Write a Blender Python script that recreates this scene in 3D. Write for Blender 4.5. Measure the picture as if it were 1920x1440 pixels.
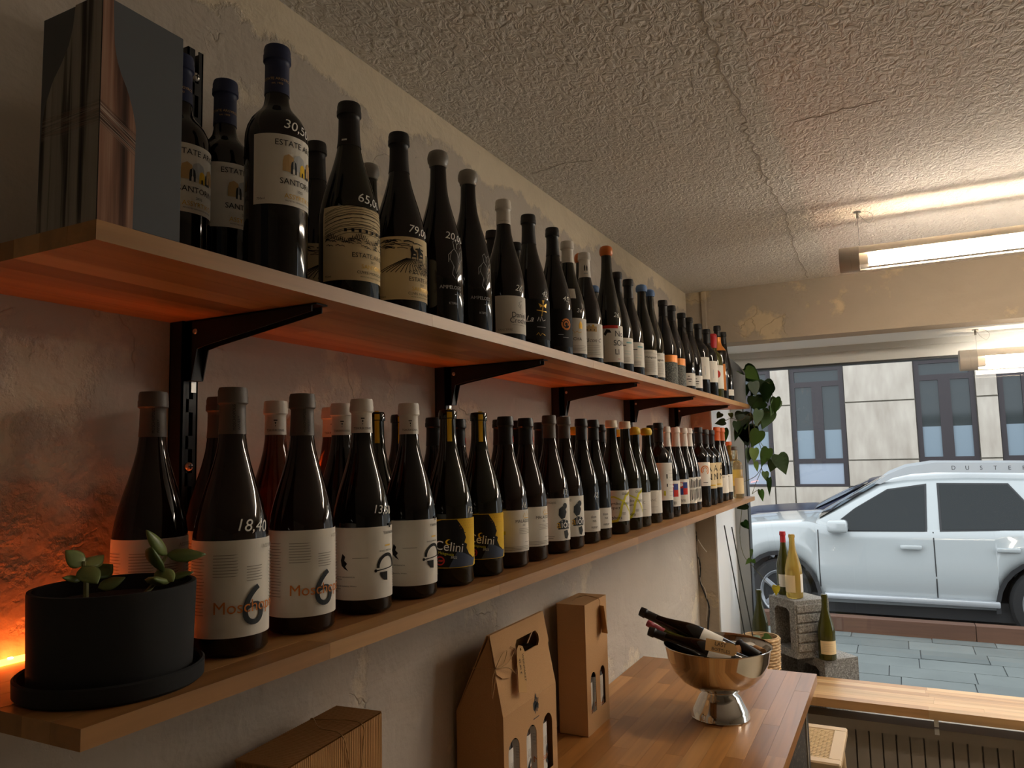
import bpy, bmesh, math, random
from mathutils import Vector, Matrix
random.seed(7)
PI = math.pi
for _o in list(bpy.data.objects): bpy.data.objects.remove(_o)
C = bpy.context.scene.collection
SC = bpy.context.scene

# ------------------------------------------------------------------ camera
CAM = Vector((0.88, 0.0, 1.65))
FPX = 1410.0
def _cv(u, v): return Vector((u-960.0, -(v-720.0), -FPX))
_Y = _cv(1683, 838).normalized()
_X = -_cv(-1850, 918); _X = (_X - _X.dot(_Y)*_Y).normalized()
_Z = _X.cross(_Y)
ROT = Matrix((_X, _Y, _Z))
cam = bpy.data.cameras.new('camera'); camo = bpy.data.objects.new('camera', cam); C.objects.link(camo)
camo.matrix_world = Matrix.Translation(CAM) @ ROT.to_4x4()
cam.sensor_fit = 'HORIZONTAL'; cam.sensor_width = 36; cam.lens = FPX/1920*36
cam.clip_start = 0.02; cam.clip_end = 200
SC.camera = camo
def ray(u, v): return ROT @ _cv(u, v)
def atX(u, v, x): d = ray(u, v); return CAM + d*((x-CAM.x)/d.x)
def atY(u, v, y): d = ray(u, v); return CAM + d*((y-CAM.y)/d.y)
def atZ(u, v, z): d = ray(u, v); return CAM + d*((z-CAM.z)/d.z)

# ------------------------------------------------------------------ world, lights, exposure
SC.view_settings.view_transform = 'Standard'; SC.view_settings.look = 'None'
SC.view_settings.gamma = 1.0; SC.view_settings.use_curve_mapping = False
SC.view_settings.exposure = 0.6
SKY = 2.0
LAMP = 32.0
LED = 13.5
w = bpy.data.worlds.new('world'); SC.world = w; w.use_nodes = True
_bg = w.node_tree.nodes['Background']
_bg.inputs[0].default_value = (0.91, 0.955, 1.0, 1); _bg.inputs[1].default_value = SKY

# ------------------------------------------------------------------ materials
def lin(c):
    if isinstance(c, str):
        c = c.lstrip('#'); c = [int(c[i:i+2], 16)/255 for i in (0, 2, 4)]
    return tuple((x/12.92 if x <= 0.04045 else ((x+0.055)/1.055)**2.4) for x in c[:3]) + (1,)
MATS = {}
def mat(name, col='#808080', rough=0.6, metal=0.0, emit=0.0, ecol=None, trans=0.0, ior=1.45, spec=0.5, coat=0.0, fn=None):
    if name in MATS: return MATS[name]
    m = bpy.data.materials.new(name); m.use_nodes = True
    b = m.node_tree.nodes['Principled BSDF']
    b.inputs['Base Color'].default_value = lin(col); b.inputs['Roughness'].default_value = rough
    b.inputs['Metallic'].default_value = metal; b.inputs['IOR'].default_value = ior
    b.inputs['Specular IOR Level'].default_value = spec; b.inputs['Transmission Weight'].default_value = trans
    b.inputs['Coat Weight'].default_value = coat
    if emit:
        b.inputs['Emission Color'].default_value = lin(ecol or col); b.inputs['Emission Strength'].default_value = emit
    if fn: fn(m.node_tree, b)
    MATS[name] = m
    return m
def N(nt, t, **kw):
    n = nt.nodes.new(t)
    for k, v in kw.items():
        if k.startswith('i_'): n.inputs[k[2:].replace('_', ' ')].default_value = v
        else: setattr(n, k, v)
    return n
def ramp(nt, src, stops):
    r = nt.nodes.new('ShaderNodeValToRGB'); nt.links.new(src, r.inputs[0])
    e = r.color_ramp.elements
    while len(e) < len(stops): e.new(0.5)
    for k, (p, c) in zip(e, stops): k.position = p; k.color = lin(c) if not isinstance(c, float) else (c, c, c, 1)
    return r
def pos(nt, scale=(1, 1, 1), rnd=False):
    g = nt.nodes.new('ShaderNodeNewGeometry'); mp = nt.nodes.new('ShaderNodeMapping'); mp.inputs['Scale'].default_value = scale
    if rnd:
        oi = nt.nodes.new('ShaderNodeObjectInfo'); va = nt.nodes.new('ShaderNodeVectorMath'); va.operation = 'ADD'
        vm = nt.nodes.new('ShaderNodeMath'); vm.operation = 'MULTIPLY'; vm.inputs[1].default_value = 37.0
        nt.links.new(oi.outputs['Random'], vm.inputs[0]); nt.links.new(g.outputs['Position'], va.inputs[0]); nt.links.new(vm.outputs[0], va.inputs[1])
        nt.links.new(va.outputs[0], mp.inputs[0])
    else: nt.links.new(g.outputs['Position'], mp.inputs[0])
    return mp.outputs[0]
def bump(nt, b, h, strength, dist):
    n = nt.nodes.new('ShaderNodeBump'); n.inputs['Strength'].default_value = strength; n.inputs['Distance'].default_value = dist
    nt.links.new(h, n.inputs['Height']); nt.links.new(n.outputs[0], b.inputs['Normal']); return n
def mixc(nt, fac, a, b_):
    m = nt.nodes.new('ShaderNodeMix'); m.data_type = 'RGBA'
    for s, v in ((0, fac), (6, a), (7, b_)):
        if hasattr(v, 'links'): nt.links.new(v, m.inputs[s])
        elif s == 0: m.inputs[0].default_value = v
        else: m.inputs[s].default_value = lin(v)
    return m.outputs[2]
def math2(nt, op, a, b_=0.0):
    m = nt.nodes.new('ShaderNodeMath'); m.operation = op
    for i, v in ((0, a), (1, b_)):
        if hasattr(v, 'links'): nt.links.new(v, m.inputs[i])
        else: m.inputs[i].default_value = v
    return m.outputs[0]

def f_plaster(base, old, pink=False, top=None):
    def fn(nt, b):
        n1 = N(nt, 'ShaderNodeTexNoise', i_Scale=3.0, i_Detail=8.0, i_Roughness=0.62); nt.links.new(pos(nt), n1.inputs['Vector'])
        n2 = N(nt, 'ShaderNodeTexNoise', i_Scale=14.0, i_Detail=6.0, i_Distortion=0.8); nt.links.new(pos(nt), n2.inputs['Vector'])
        n3 = N(nt, 'ShaderNodeTexNoise', i_Scale=1.7, i_Detail=5.0, i_Distortion=1.5); nt.links.new(pos(nt, (1, 1, 2)), n3.inputs['Vector'])
        r1 = ramp(nt, n1.outputs[0], [(0.56, 0.0), (0.61, 1.0)])
        fac = r1.outputs[0]
        if top is not None:      # bare old plaster along the ceiling where the paint has come off
            g = nt.nodes.new('ShaderNodeNewGeometry'); s = nt.nodes.new('ShaderNodeSeparateXYZ'); nt.links.new(g.outputs['Position'], s.inputs[0])
            zz = math2(nt, 'ADD', s.outputs[2], math2(nt, 'MULTIPLY', math2(nt, 'SUBTRACT', n1.outputs[0], 0.5), 0.30))
            edge = ramp(nt, math2(nt, 'SUBTRACT', zz, top), [(0.0, 0.0), (0.012, 1.0)])
            fac = math2(nt, 'MAXIMUM', math2(nt, 'MULTIPLY', r1.outputs[0], 0.75), edge.outputs[0])
        basev = mixc(nt, math2(nt, 'MULTIPLY', n3.outputs[0], 0.7), base, [x*0.86 for x in [int(base[i:i+2], 16)/255 for i in (1, 3, 5)]])
        oldv = mixc(nt, n2.outputs[0], old, [min(1, x*1.1) for x in [int(old[i:i+2], 16)/255 for i in (1, 3, 5)]])
        col = mixc(nt, fac, basev, oldv)
        vo = N(nt, 'ShaderNodeTexVoronoi', feature='DISTANCE_TO_EDGE', i_Scale=2.3)
        wv = N(nt, 'ShaderNodeTexNoise', i_Scale=5.0, i_Detail=4.0); nt.links.new(pos(nt), wv.inputs['Vector'])
        va = N(nt, 'ShaderNodeVectorMath', operation='MULTIPLY_ADD'); nt.links.new(wv.outputs['Color'], va.inputs[0]); va.inputs[1].default_value = (0.45,)*3
        nt.links.new(pos(nt), va.inputs[2]); nt.links.new(va.outputs[0], vo.inputs['Vector'])
        cr = ramp(nt, vo.outputs[0], [(0.0, 1.0), (0.006, 0.0)])
        crm = math2(nt, 'MULTIPLY', cr.outputs[0], ramp(nt, n1.outputs[0], [(0.54, 0.0), (0.62, 1.0)]).outputs[0])
        col = mixc(nt, math2(nt, 'MULTIPLY', crm, 0.28), col, '#7a6a58')
        nt.links.new(col, b.inputs['Base Color'])
        h = math2(nt, 'ADD', math2(nt, 'MULTIPLY', n2.outputs[0], 0.45), math2(nt, 'MULTIPLY', fac, -0.35))
        h = math2(nt, 'ADD', h, math2(nt, 'MULTIPLY', n3.outputs[0], 1.2)); h = math2(nt, 'SUBTRACT', h, math2(nt, 'MULTIPLY', crm, 0.45))
        n4 = N(nt, 'ShaderNodeTexNoise', i_Scale=90.0, i_Detail=3.0); nt.links.new(pos(nt), n4.inputs['Vector'])
        h = math2(nt, 'ADD', h, math2(nt, 'MULTIPLY', n4.outputs[0], 0.12))
        bump(nt, b, h, 0.75, 0.012)
    return fn
M_WALL = mat('wall_plaster', '#cfc6b8', 0.85, spec=0.2, fn=f_plaster('#c6bbad', '#d0c3ac', top=2.335))
M_BEAM = mat('beam_plaster', '#a8977f', 0.9, spec=0.15, fn=f_plaster('#b4a592', '#bca98b'))
M_PILLAR = mat('pillar_plaster', '#b3a38e', 0.9, spec=0.15, fn=f_plaster('#b4a592', '#bca98b'))
M_REVEAL = mat('white_paint', '#e4e6e6', 0.7, spec=0.3)
M_LINTEL = mat('grey_paint', '#c9cac7', 0.75, spec=0.3, fn=lambda nt, b: bump(nt, b, N(nt, 'ShaderNodeTexNoise', i_Scale=40.0).outputs[0], 0.2, 0.003))
def f_ceil(nt, b):
    n1 = N(nt, 'ShaderNodeTexNoise', i_Scale=62.0, i_Detail=2.5, i_Distortion=1.2, i_Roughness=0.55); nt.links.new(pos(nt, (1.0, 0.62, 1)), n1.inputs['Vector'])
    n2 = N(nt, 'ShaderNodeTexNoise', i_Scale=1.3, i_Detail=4.0); nt.links.new(pos(nt), n2.inputs['Vector'])
    nt.links.new(mixc(nt, n2.outputs[0], '#ddd7cf', '#eae5df'), b.inputs['Base Color'])
    bump(nt, b, ramp(nt, n1.outputs[0], [(0.36, 0.0), (0.62, 1.0)]).outputs[0], 0.7, 0.006)
M_CEIL = mat('roughcast_ceiling', '#cfc8bf', 0.9, spec=0.15, fn=f_ceil)
def f_wood(c1, c2, c3, rough, axis='y'):
    sc = {'y': (46, 2.4, 46), 'x': (2.4, 46, 46)}[axis]
    def fn(nt, b):
        oi = nt.nodes.new('ShaderNodeObjectInfo')
        tone = ramp(nt, oi.outputs['Random'], [(0.0, c1), (0.5, c2), (1.0, c3)])
        n1 = N(nt, 'ShaderNodeTexNoise', i_Scale=1.0, i_Detail=5.0, i_Distortion=0.6); nt.links.new(pos(nt, sc, True), n1.inputs['Vector'])
        n2 = N(nt, 'ShaderNodeTexNoise', i_Scale=5.0, i_Detail=3.0); nt.links.new(pos(nt, (1, .4, 1) if axis == 'y' else (.4, 1, 1), True), n2.inputs['Vector'])
        r = ramp(nt, n1.outputs[0], [(0.32, 0.62), (0.6, 1.0)])
        m = nt.nodes.new('ShaderNodeMix'); m.data_type = 'RGBA'; m.blend_type = 'MULTIPLY'; m.inputs[0].default_value = 0.6
        nt.links.new(tone.outputs[0], m.inputs[6]); nt.links.new(r.outputs[0], m.inputs[7])
        m2 = nt.nodes.new('ShaderNodeMix'); m2.data_type = 'RGBA'; m2.blend_type = 'MULTIPLY'; m2.inputs[0].default_value = 0.4
        nt.links.new(m.outputs[2], m2.inputs[6]); nt.links.new(ramp(nt, n2.outputs[0], [(0.3, 0.6), (0.7, 1.0)]).outputs[0], m2.inputs[7])
        nt.links.new(m2.outputs[2], b.inputs['Base Color'])
        bump(nt, b, n1.outputs[0], 0.12, 0.001)
    return fn
M_SHELF = mat('oiled_beech', '#b07a48', 0.42, fn=f_wood('#96683c', '#b5854f', '#c39660', 0.4))
M_TABLE = mat('oiled_worktop', '#a96f40', 0.3, fn=f_wood('#9a6634', '#b67d42', '#c8935a', 0.3))
M_SILL = mat('pale_beech', '#c39a68', 0.4, fn=f_wood('#b98a58', '#cfa572', '#dcb684', 0.4, 'x'))
M_FLOORM = mat('floor_boards', '#c2b196', 0.5)
M_BLACKMETAL = mat('black_powdercoat', '#141312', 0.5)
M_STEEL = mat('zinc_steel', '#b9b7b2', 0.35, 1.0)
M_SCREW = mat('screw_zinc', '#d5cfc2', 0.4, 0.6)
def f_glassb(nt, b): pass
M_GL_BLACK = mat('black_bottle_glass', '#0d0907', 0.06, spec=0.55)
M_GL_BROWN = mat('brown_bottle_glass', '#1c0d07', 0.06, spec=0.55)
M_GL_GREEN = mat('green_bottle_glass', '#161505', 0.06, spec=0.55)
M_GL_ROSE = mat('reddish_bottle_glass', '#6a3418', 0.06, trans=0.75)
M_GL_AMBER = mat('amber_bottle_glass', '#8d6a26', 0.07, trans=0.35)
M_GL_CLEAR = mat('clear_bottle_glass', '#e9e6c8', 0.05, trans=0.85)
M_GL_OLIVE = mat('olive_bottle_glass', '#4b4a16', 0.06, trans=0.3)
M_GL_GOLDW = mat('straw_bottle_glass', '#d9b95e', 0.06, trans=0.55)
PAPER = dict(rough=0.75, spec=0.25)
M_WHITE = mat('white_label_paper', '#e2ddd2', **PAPER)
M_CREAM = mat('cream_label_paper', '#dcc79d', **PAPER)
M_BLACKP = mat('black_label_paper', '#1c1a19', **PAPER)
M_INK = mat('black_ink', '#23211f', **PAPER)
M_GREYINK = mat('grey_ink', '#9c968c', **PAPER)
M_DGREY = mat('charcoal_ink', '#3c4043', **PAPER)
M_ORANGE = mat('orange_ink', '#d27f3c', **PAPER)
M_GOLD = mat('gold_ink', '#d9ab3c', 0.35, 0.4)
M_YELLOW = mat('yellow_ink', '#e7bb2f', **PAPER)
M_LEMON = mat('lemon_ink', '#d8d040', **PAPER)
M_RED = mat('red_ink', '#c0352b', **PAPER)
M_BLUEINK = mat('blue_ink', '#3d4a86', **PAPER)
M_TEAL = mat('teal_ink', '#7fb0b4', **PAPER)
M_SLATEINK = mat('slate_ink', '#4c566b', **PAPER)
M_TAN = mat('tan_ink', '#c9a774', **PAPER)
M_LGREY = mat('pale_grey_ink', '#b9bbbb', **PAPER)
M_CHALK = mat('white_marker', '#f1efe8', 0.8)
def f_speck(nt, b):
    n = N(nt, 'ShaderNodeTexNoise', i_Scale=420.0, i_Detail=2.0); nt.links.new(pos(nt), n.inputs['Vector'])
    nt.links.new(ramp(nt, n.outputs[0], [(0.42, '#3c4140'), (0.6, '#8d8f87')]).outputs[0], b.inputs['Base Color'])
M_SPECKL = mat('speckled_label_paper', '#5d605c', 0.8, fn=f_speck)
def f_bandorange(nt, b): pass
M_COPPER = mat('orange_foil', '#e08a3e', 0.35, 0.3)
CAPM = {k: mat('capsule_'+k, c, r, me) for k, c, r, me in (
    ('navy', '#1f2a4c', .5, 0), ('black', '#171514', .45, 0), ('taupe', '#5b524a', .5, 0), ('white', '#ded7cc', .5, 0),
    ('greywax', '#8d8880', .45, 0), ('orangewax', '#d2702a', .4, 0), ('bluewax', '#5f7fb0', .4, 0), ('cream', '#e4d9c2', .5, 0),
    ('yellowwax', '#d3b02e', .45, 0), ('redwax', '#b2262c', .4, 0), ('orange', '#cc6a35', .4, 0), ('grey', '#5e5b57', .45, .2), ('pink', '#a34a55', .45, 0))}

# ------------------------------------------------------------------ mesh helpers
def link(o, parent=None):
    C.objects.link(o)
    if parent is not None: o.parent = parent
    return o
def obj(name, me, m=None, parent=None, loc=None, smooth=False):
    if isinstance(me, bmesh.types.BMesh):
        bm = me; me = bpy.data.meshes.new(name); bmesh.ops.recalc_face_normals(bm, faces=bm.faces); bm.to_mesh(me); bm.free()
        if smooth:
            for p in me.polygons: p.use_smooth = True
            try: me.set_sharp_from_angle(angle=math.radians(40))
            except Exception: pass
    if m is not None and len(me.materials) == 0: me.materials.append(m)
    o = bpy.data.objects.new(name, me); link(o, parent)
    if loc is not None: o.location = loc
    return o
def thing(name, label, cat, loc=(0, 0, 0), rotz=0.0, group=None):
    o = bpy.data.objects.new(name, None); link(o); o.empty_display_size = 0.05
    o.location = loc; o.rotation_euler = (0, 0, rotz); o['label'] = label; o['category'] = cat
    if group: o['group'] = group
    return o
def tag(o, label, cat, group=None):
    o['label'] = label; o['category'] = cat
    if group: o['group'] = group
    return o
def struct(o): o['kind'] = 'structure'; return o
def NB(): return bmesh.new()
def box(bm, x0, x1, y0, y1, z0, z1, M=None):
    r = bmesh.ops.create_cube(bm, size=1.0)
    T = Matrix.Translation(((x0+x1)/2, (y0+y1)/2, (z0+z1)/2)) @ Matrix.Diagonal((x1-x0, y1-y0, z1-z0, 1))
    bmesh.ops.transform(bm, matrix=(M @ T) if M else T, verts=r['verts']); return r['verts']
def bbox(bm, x0, x1, y0, y1, z0, z1, bev=0.002, seg=1, M=None):
    t = NB(); box(t, x0, x1, y0, y1, z0, z1)
    bmesh.ops.bevel(t, geom=list(t.edges), offset=bev, segments=seg, affect='EDGES', profile=0.5)
    me = bpy.data.meshes.new('t'); t.to_mesh(me); t.free()
    if M: me.transform(M)
    bm.from_mesh(me); bpy.data.meshes.remove(me)
def lathe(bm, prof, seg=32, M=None, close=False):
    rings = []
    for r, z in prof:
        if r < 1e-5: rings.append([bm.verts.new((0, 0, z))])
        else: rings.append([bm.verts.new((r*math.cos(2*PI*k/seg), r*math.sin(2*PI*k/seg), z)) for k in range(seg)])
    vs = [v for r in rings for v in r]
    for a, b in zip(rings, rings[1:]):
        for k in range(seg):
            k2 = (k+1) % seg
            if len(a) == 1 and len(b) == 1: continue
            if len(a) == 1: bm.faces.new((a[0], b[k], b[k2]))
            elif len(b) == 1: bm.faces.new((a[k], a[k2], b[0]))
            else: bm.faces.new((a[k], a[k2], b[k2], b[k]))
    if M: bmesh.ops.transform(bm, matrix=M, verts=vs)
def tube(bm, pts, r, seg=6, r1=None):
    pts = [Vector(p) for p in pts]; n = len(pts); rings = []
    up = Vector((0, 0, 1))
    for i, p in enumerate(pts):
        d = (pts[min(i+1, n-1)]-pts[max(i-1, 0)]).normalized()
        a = d.cross(up)
        if a.length < 1e-3: a = d.cross(Vector((1, 0, 0)))
        a.normalize(); b = d.cross(a)
        rr = r if r1 is None else r+(r1-r)*i/(n-1)
        rings.append([bm.verts.new(p+rr*(math.cos(2*PI*k/seg)*a+math.sin(2*PI*k/seg)*b)) for k in range(seg)])
    for a, b in zip(rings, rings[1:]):
        for k in range(seg): bm.faces.new((a[k], a[(k+1) % seg], b[(k+1) % seg], b[k]))
    bm.faces.new(rings[0]); bm.faces.new(rings[-1][::-1])
def smoothpath(pts, n=6):
    pts = [Vector(p) for p in pts]; out = []
    for i in range(len(pts)-1):
        p0 = pts[max(i-1, 0)]; p1 = pts[i]; p2 = pts[i+1]; p3 = pts[min(i+2, len(pts)-1)]
        for k in range(n):
            t = k/n
            out.append(0.5*((2*p1)+(p2-p0)*t+(2*p0-5*p1+4*p2-p3)*t*t+(3*p1-p0-3*p2+p3)*t**3))
    return out+[pts[-1]]
def prism(bm, poly, h, M=None):
    a = [bm.verts.new((x, y, 0)) for x, y in poly]; b = [bm.verts.new((x, y, h)) for x, y in poly]; n = len(poly)
    bm.faces.new(a[::-1]); bm.faces.new(b)
    for k in range(n): bm.faces.new((a[k], a[(k+1) % n], b[(k+1) % n], b[k]))
    if M: bmesh.ops.transform(bm, matrix=M, verts=a+b)
UNIT = None
def unit_box():
    global UNIT
    if UNIT is None:
        bm = NB(); box(bm, -.5, .5, -.5, .5, -.5, .5); UNIT = bpy.data.meshes.new('unit_piece'); bm.to_mesh(UNIT); bm.free()
    return UNIT
UMESH = {}
def piece(name, m, parent, x0, x1, y0, y1, z0, z1):
    if m.name not in UMESH:
        me = unit_box().copy(); me.materials.append(m); UMESH[m.name] = me
    o = bpy.data.objects.new(name, UMESH[m.name]); link(o, parent)
    o.location = ((x0+x1)/2, (y0+y1)/2, (z0+z1)/2); o.scale = (x1-x0, y1-y0, z1-z0); return o
def staves(parent, m, x0, x1, y0, y1, z0, z1, wid, ln, along='y', rnd=None):
    rnd = rnd or random.Random(3)
    A0, A1, B0, B1 = (x0, x1, y0, y1) if along == 'y' else (y0, y1, x0, x1)
    n = max(1, round((A1-A0)/wid)); g = 0.0002
    for i in range(n):
        a0 = A0+(A1-A0)*i/n; a1 = A0+(A1-A0)*(i+1)/n
        p = B0
        first = True
        while p < B1-1e-6:
            l = ln*(0.65+0.7*rnd.random())
            if first: l *= 0.3+0.7*rnd.random(); first = False
            q = min(B1, p+l)
            if B1-q < ln*0.25: q = B1
            dz = rnd.uniform(-.00012, .00012)
            if along == 'y': piece('stave', m, parent, a0+g, a1-g, p+g, q-g, z0, z1+dz)
            else: piece('stave', m, parent, p+g, q-g, a0+g, a1-g, z0, z1+dz)
            p = q

# text and label prints bent round a cylinder
GL = {}
def glyphs(s, size, shear=0.0):
    k = (s, round(size, 5), shear)
    if k in GL: return GL[k]
    cu = bpy.data.curves.new('txt', 'FONT'); cu.body = s; cu.size = size; cu.shear = shear; cu.resolution_u = 5 if size > .014 else 2; cu.align_x = 'LEFT'
    o = bpy.data.objects.new('txt', cu); me = o.to_mesh()
    r = ([tuple(v.co[:2]) for v in me.vertices], [tuple(p.vertices) for p in me.polygons])
    o.to_mesh_clear(); bpy.data.objects.remove(o); bpy.data.curves.remove(cu)
    if r[0]:
        xs = [v[0] for v in r[0]]; w_ = (min(xs), max(xs))
    else: w_ = (0, 0)
    GL[k] = (r[0], r[1], w_); return GL[k]
D2R = PI/180
def T(s, size, a, z, m, al='C', rot=0, shear=0.0): return ('T', s, size, a, z, m, al, rot, shear)
def B(a0, a1, z0, z1, m): return ('G', [(a0, z0), (a1, z0), (a1, z1), (a0, z1)], m)
def G(pts, m): return ('G', pts, m)
def L(pts, w_, m): return ('L', pts, w_, m)
def E_(a, z, ra, rz, m, n=16): return ('G', [(a+ra*math.cos(2*PI*k/n), z+rz*math.sin(2*PI*k/n)) for k in range(n)], m)
def ARC(a, z, r, t0, t1, w_, m, R, n=12): return ('L', [(a+r*math.cos((t0+(t1-t0)*k/n)*D2R)/R/D2R, z+r*math.sin((t0+(t1-t0)*k/n)*D2R)) for k in range(n+1)], w_, m)
def para(a0, a1, z0, z1, n, m, rnd=random.Random(5)):
    out = []
    for i in range(n):
        z = z1-(z1-z0)*(i+.5)/n; out.append(('G', [(a0, z-.0004), (a1-rnd.random()*(a1-a0)*.25, z-.0004), (a1-rnd.random()*.1, z+.0004), (a0, z+.0004)], m))
    return out
def print_mesh(items, rad, name='print'):
    me = bpy.data.meshes.new(name); mats = []; V = []; F = []; FI = []
    for idx, it in enumerate(items):
        bm = NB(); m = it[2] if it[0] == 'G' else it[3] if it[0] == 'L' else it[5]
        if it[0] == 'T':
            _, s, size, a, z, m, al, rot, sh = it
            vs, fs, (w0, w1) = glyphs(s, size, sh)
            if not vs: bm.free(); continue
            ox = -(w0+w1)/2 if al == 'C' else (-w0 if al == 'L' else -w1)
            c, s_ = math.cos(rot*D2R), math.sin(rot*D2R); a0 = a*D2R*rad(z)
            bv = [bm.verts.new((a0+(x+ox)*c-y*s_, z+(x+ox)*s_+y*c, 0)) for x, y in vs]
            for f in fs:
                try: bm.faces.new([bv[i] for i in f])
                except ValueError: pass
            step = 0.004 if size > .012 else 0.012
        elif it[0] == 'G':
            bv = [bm.verts.new((a*D2R*rad(z), z, 0)) for a, z in it[1]]; bm.faces.new(bv); step = 0.004
        else:
            pts = [Vector((a*D2R*rad(z), z, 0)) for a, z in it[1]]; w_ = it[2]/2
            n = len(pts); pr = None
            for i, p in enumerate(pts):
                d = (pts[min(i+1, n-1)]-pts[max(i-1, 0)])
                d = d.normalized() if d.length > 0 else Vector((1, 0, 0)); q = Vector((-d.y, d.x, 0))*w_
                cur = (bm.verts.new(p+q), bm.verts.new(p-q))
                if pr: bm.faces.new((pr[0], cur[0], cur[1], pr[1]))
                pr = cur
            step = 0.006
        xs = [v.co.x for v in bm.verts]
        x = math.floor(min(xs)/step)*step+step
        while x < max(xs):
            bmesh.ops.bisect_plane(bm, geom=bm.verts[:]+bm.edges[:]+bm.faces[:], plane_co=(x, 0, 0), plane_no=(1, 0, 0)); x += step
        bmesh.ops.triangulate(bm, faces=bm.faces[:])
        if m not in mats: mats.append(m)
        e = 0.0005+0.00002*min(idx, 40); base = len(V); bm.verts.index_update()
        for v in bm.verts:
            R = rad(v.co.y); th = v.co.x/R; V.append(((R+e)*math.cos(th), (R+e)*math.sin(th), v.co.y))
        for f in bm.faces:
            ids = [base+v.index for v in f.verts]
            F.append(ids if f.normal.z > 0 else ids[::-1]); FI.append(mats.index(m))
        bm.free()
    me.from_pydata(V, [], F)
    for p, i in zip(me.polygons, FI): p.material_index = i
    for m in mats: me.materials.append(m)
    return me
def label_mesh(a0, a1, z0, z1, rad, m):
    me = bpy.data.meshes.new('label'); n = 28; V = []; F = []; e = .0004
    n = 40; q = 8
    for i in range(n+1):
        th = (a0+(a1-a0)*i/n)*D2R
        for j in range(q+1): z = z0+(z1-z0)*j/q; R = rad(z)+e; V.append((R*math.cos(th), R*math.sin(th), z))
    for i in range(n):
        for j in range(q): k = i*(q+1)+j; F.append((k, k+q+1, k+q+2, k+1))
    me.from_pydata(V, [], F); me.materials.append(m)
    for p in me.polygons: p.use_smooth = True
    return me
def flat_print(items, parent, M, name='lettering', eps=0.0004):
    """prints on a flat face: items in (x,z) metres, face frame M maps (x, y, 0)->world/local"""
    bm = NB(); mats = []; fi = {}
    for it in items:
        if it[0] == 'T':
            _, s, size, a, z, m, al, rot, sh = it
            vs, fs, (w0, w1) = glyphs(s, size, sh); ox = -(w0+w1)/2 if al == 'C' else -w0
            c, s_ = math.cos(rot*D2R), math.sin(rot*D2R)
            bv = [bm.verts.new((a+(x+ox)*c-y*s_, z+(x+ox)*s_+y*c, eps)) for x, y in vs]; fl = []
            for f in fs:
                try: fl.append(bm.faces.new([bv[i] for i in f]))
                except ValueError: pass
        else:
            m = it[2]; fl = [bm.faces.new([bm.verts.new((x, z, eps)) for x, z in it[1]])]
        if m not in mats: mats.append(m)
        for f in fl: f.material_index = mats.index(m)
    bmesh.ops.transform(bm, matrix=M, verts=bm.verts)
    me = bpy.data.meshes.new(name); bm.to_mesh(me); bm.free()
    for m in mats: me.materials.append(m)
    return obj(name, me, None, parent)
def holed(outer, holes, thick):
    """flat panel with holes, in the xy plane, thickness along z (centred)"""
    cu = bpy.data.curves.new('pnl', 'CURVE'); cu.dimensions = '2D'; cu.fill_mode = 'BOTH'; cu.extrude = thick/2
    for poly in [outer]+holes:
        sp = cu.splines.new('POLY'); sp.points.add(len(poly)-1); sp.use_cyclic_u = True
        for p, (x, y) in zip(sp.points, poly): p.co = (x, y, 0, 1)
    o = bpy.data.objects.new('pnl', cu); t = o.to_mesh(); me = t.copy() if False else bpy.data.meshes.new('panel')
    me.from_pydata([tuple(v.co) for v in t.vertices], [], [tuple(p.vertices) for p in t.polygons])
    o.to_mesh_clear(); bpy.data.objects.remove(o); bpy.data.curves.remove(cu)
    return me

# ------------------------------------------------------------------ dimensions of the place
ZU = CAM.z+0.2105; ZL = CAM.z-0.2115; TH = 0.018; SF = 0.28      # shelf tops, thickness, depth
CEIL = CAM.z+0.772
YB = 3.63                                                        # face of the beam / pillar
YS = 3.62                                                        # far shelf ends
SOFF = CAM.z+0.512; YG = 4.13; XP = 0.09                         # soffit, glass plane, pillar edge
XR = 5.0; YK = -3.2
TZ = atX(1208, 1228, 0.0).z; TY1 = 2.74
TX1 = atZ(1530, 1268, TZ).x
SILLZ = CAM.z-1.03; LEDGE = CAM.z-1.21

# ------------------------------------------------------------------ room shell
bm = NB(); box(bm, -0.15, 0, YK, YB+0.5, 0, CEIL); struct(obj('wall_left', bm, M_WALL))
bm = NB(); box(bm, XR, XR+.15, YK, YG+.1, 0, CEIL); struct(obj('wall_right', bm, M_WALL))
bm = NB(); box(bm, -.15, XR+.15, YK-.15, YK, 0, CEIL); struct(obj('wall_back', bm, M_WALL))
bm = NB(); box(bm, -.15, XR+.15, YK-.15, YG+.25, -.1, 0); struct(obj('floor', bm, M_FLOORM))
bm = NB(); box(bm, -.15, XR+.15, YK-.15, YB+.1, CEIL, CEIL+.12); ceil = struct(obj('ceiling', bm, M_CEIL))
bm = NB(); box(bm, 0, XR, YB, YB+.14, SOFF, CEIL); beam = struct(obj('trim_1', bm, M_BEAM))
bm = NB(); box(bm, 0, XR, YB+.14, YG+.16, SOFF, SOFF+.1); struct(obj('trim_2', bm, mat('soffit_paint', '#dfe3e4', .8, spec=.2)))
bm = NB(); box(bm, 0, XR, YG-.04, YG+.1, SOFF-.085, SOFF); box(bm, 0, XR, YG-.055, YG-.04, SOFF-.03, SOFF); struct(obj('trim_3', bm, M_LINTEL))
bm = NB(); box(bm, 0, XP, YB, YG+.1, 0, SOFF); struct(obj('wall_front', bm, M_PILLAR))
bm = NB(); box(bm, XP, XP+.006, YB+.006, YG-.02, 0, SOFF); struct(obj('trim_4', bm, M_REVEAL))
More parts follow.
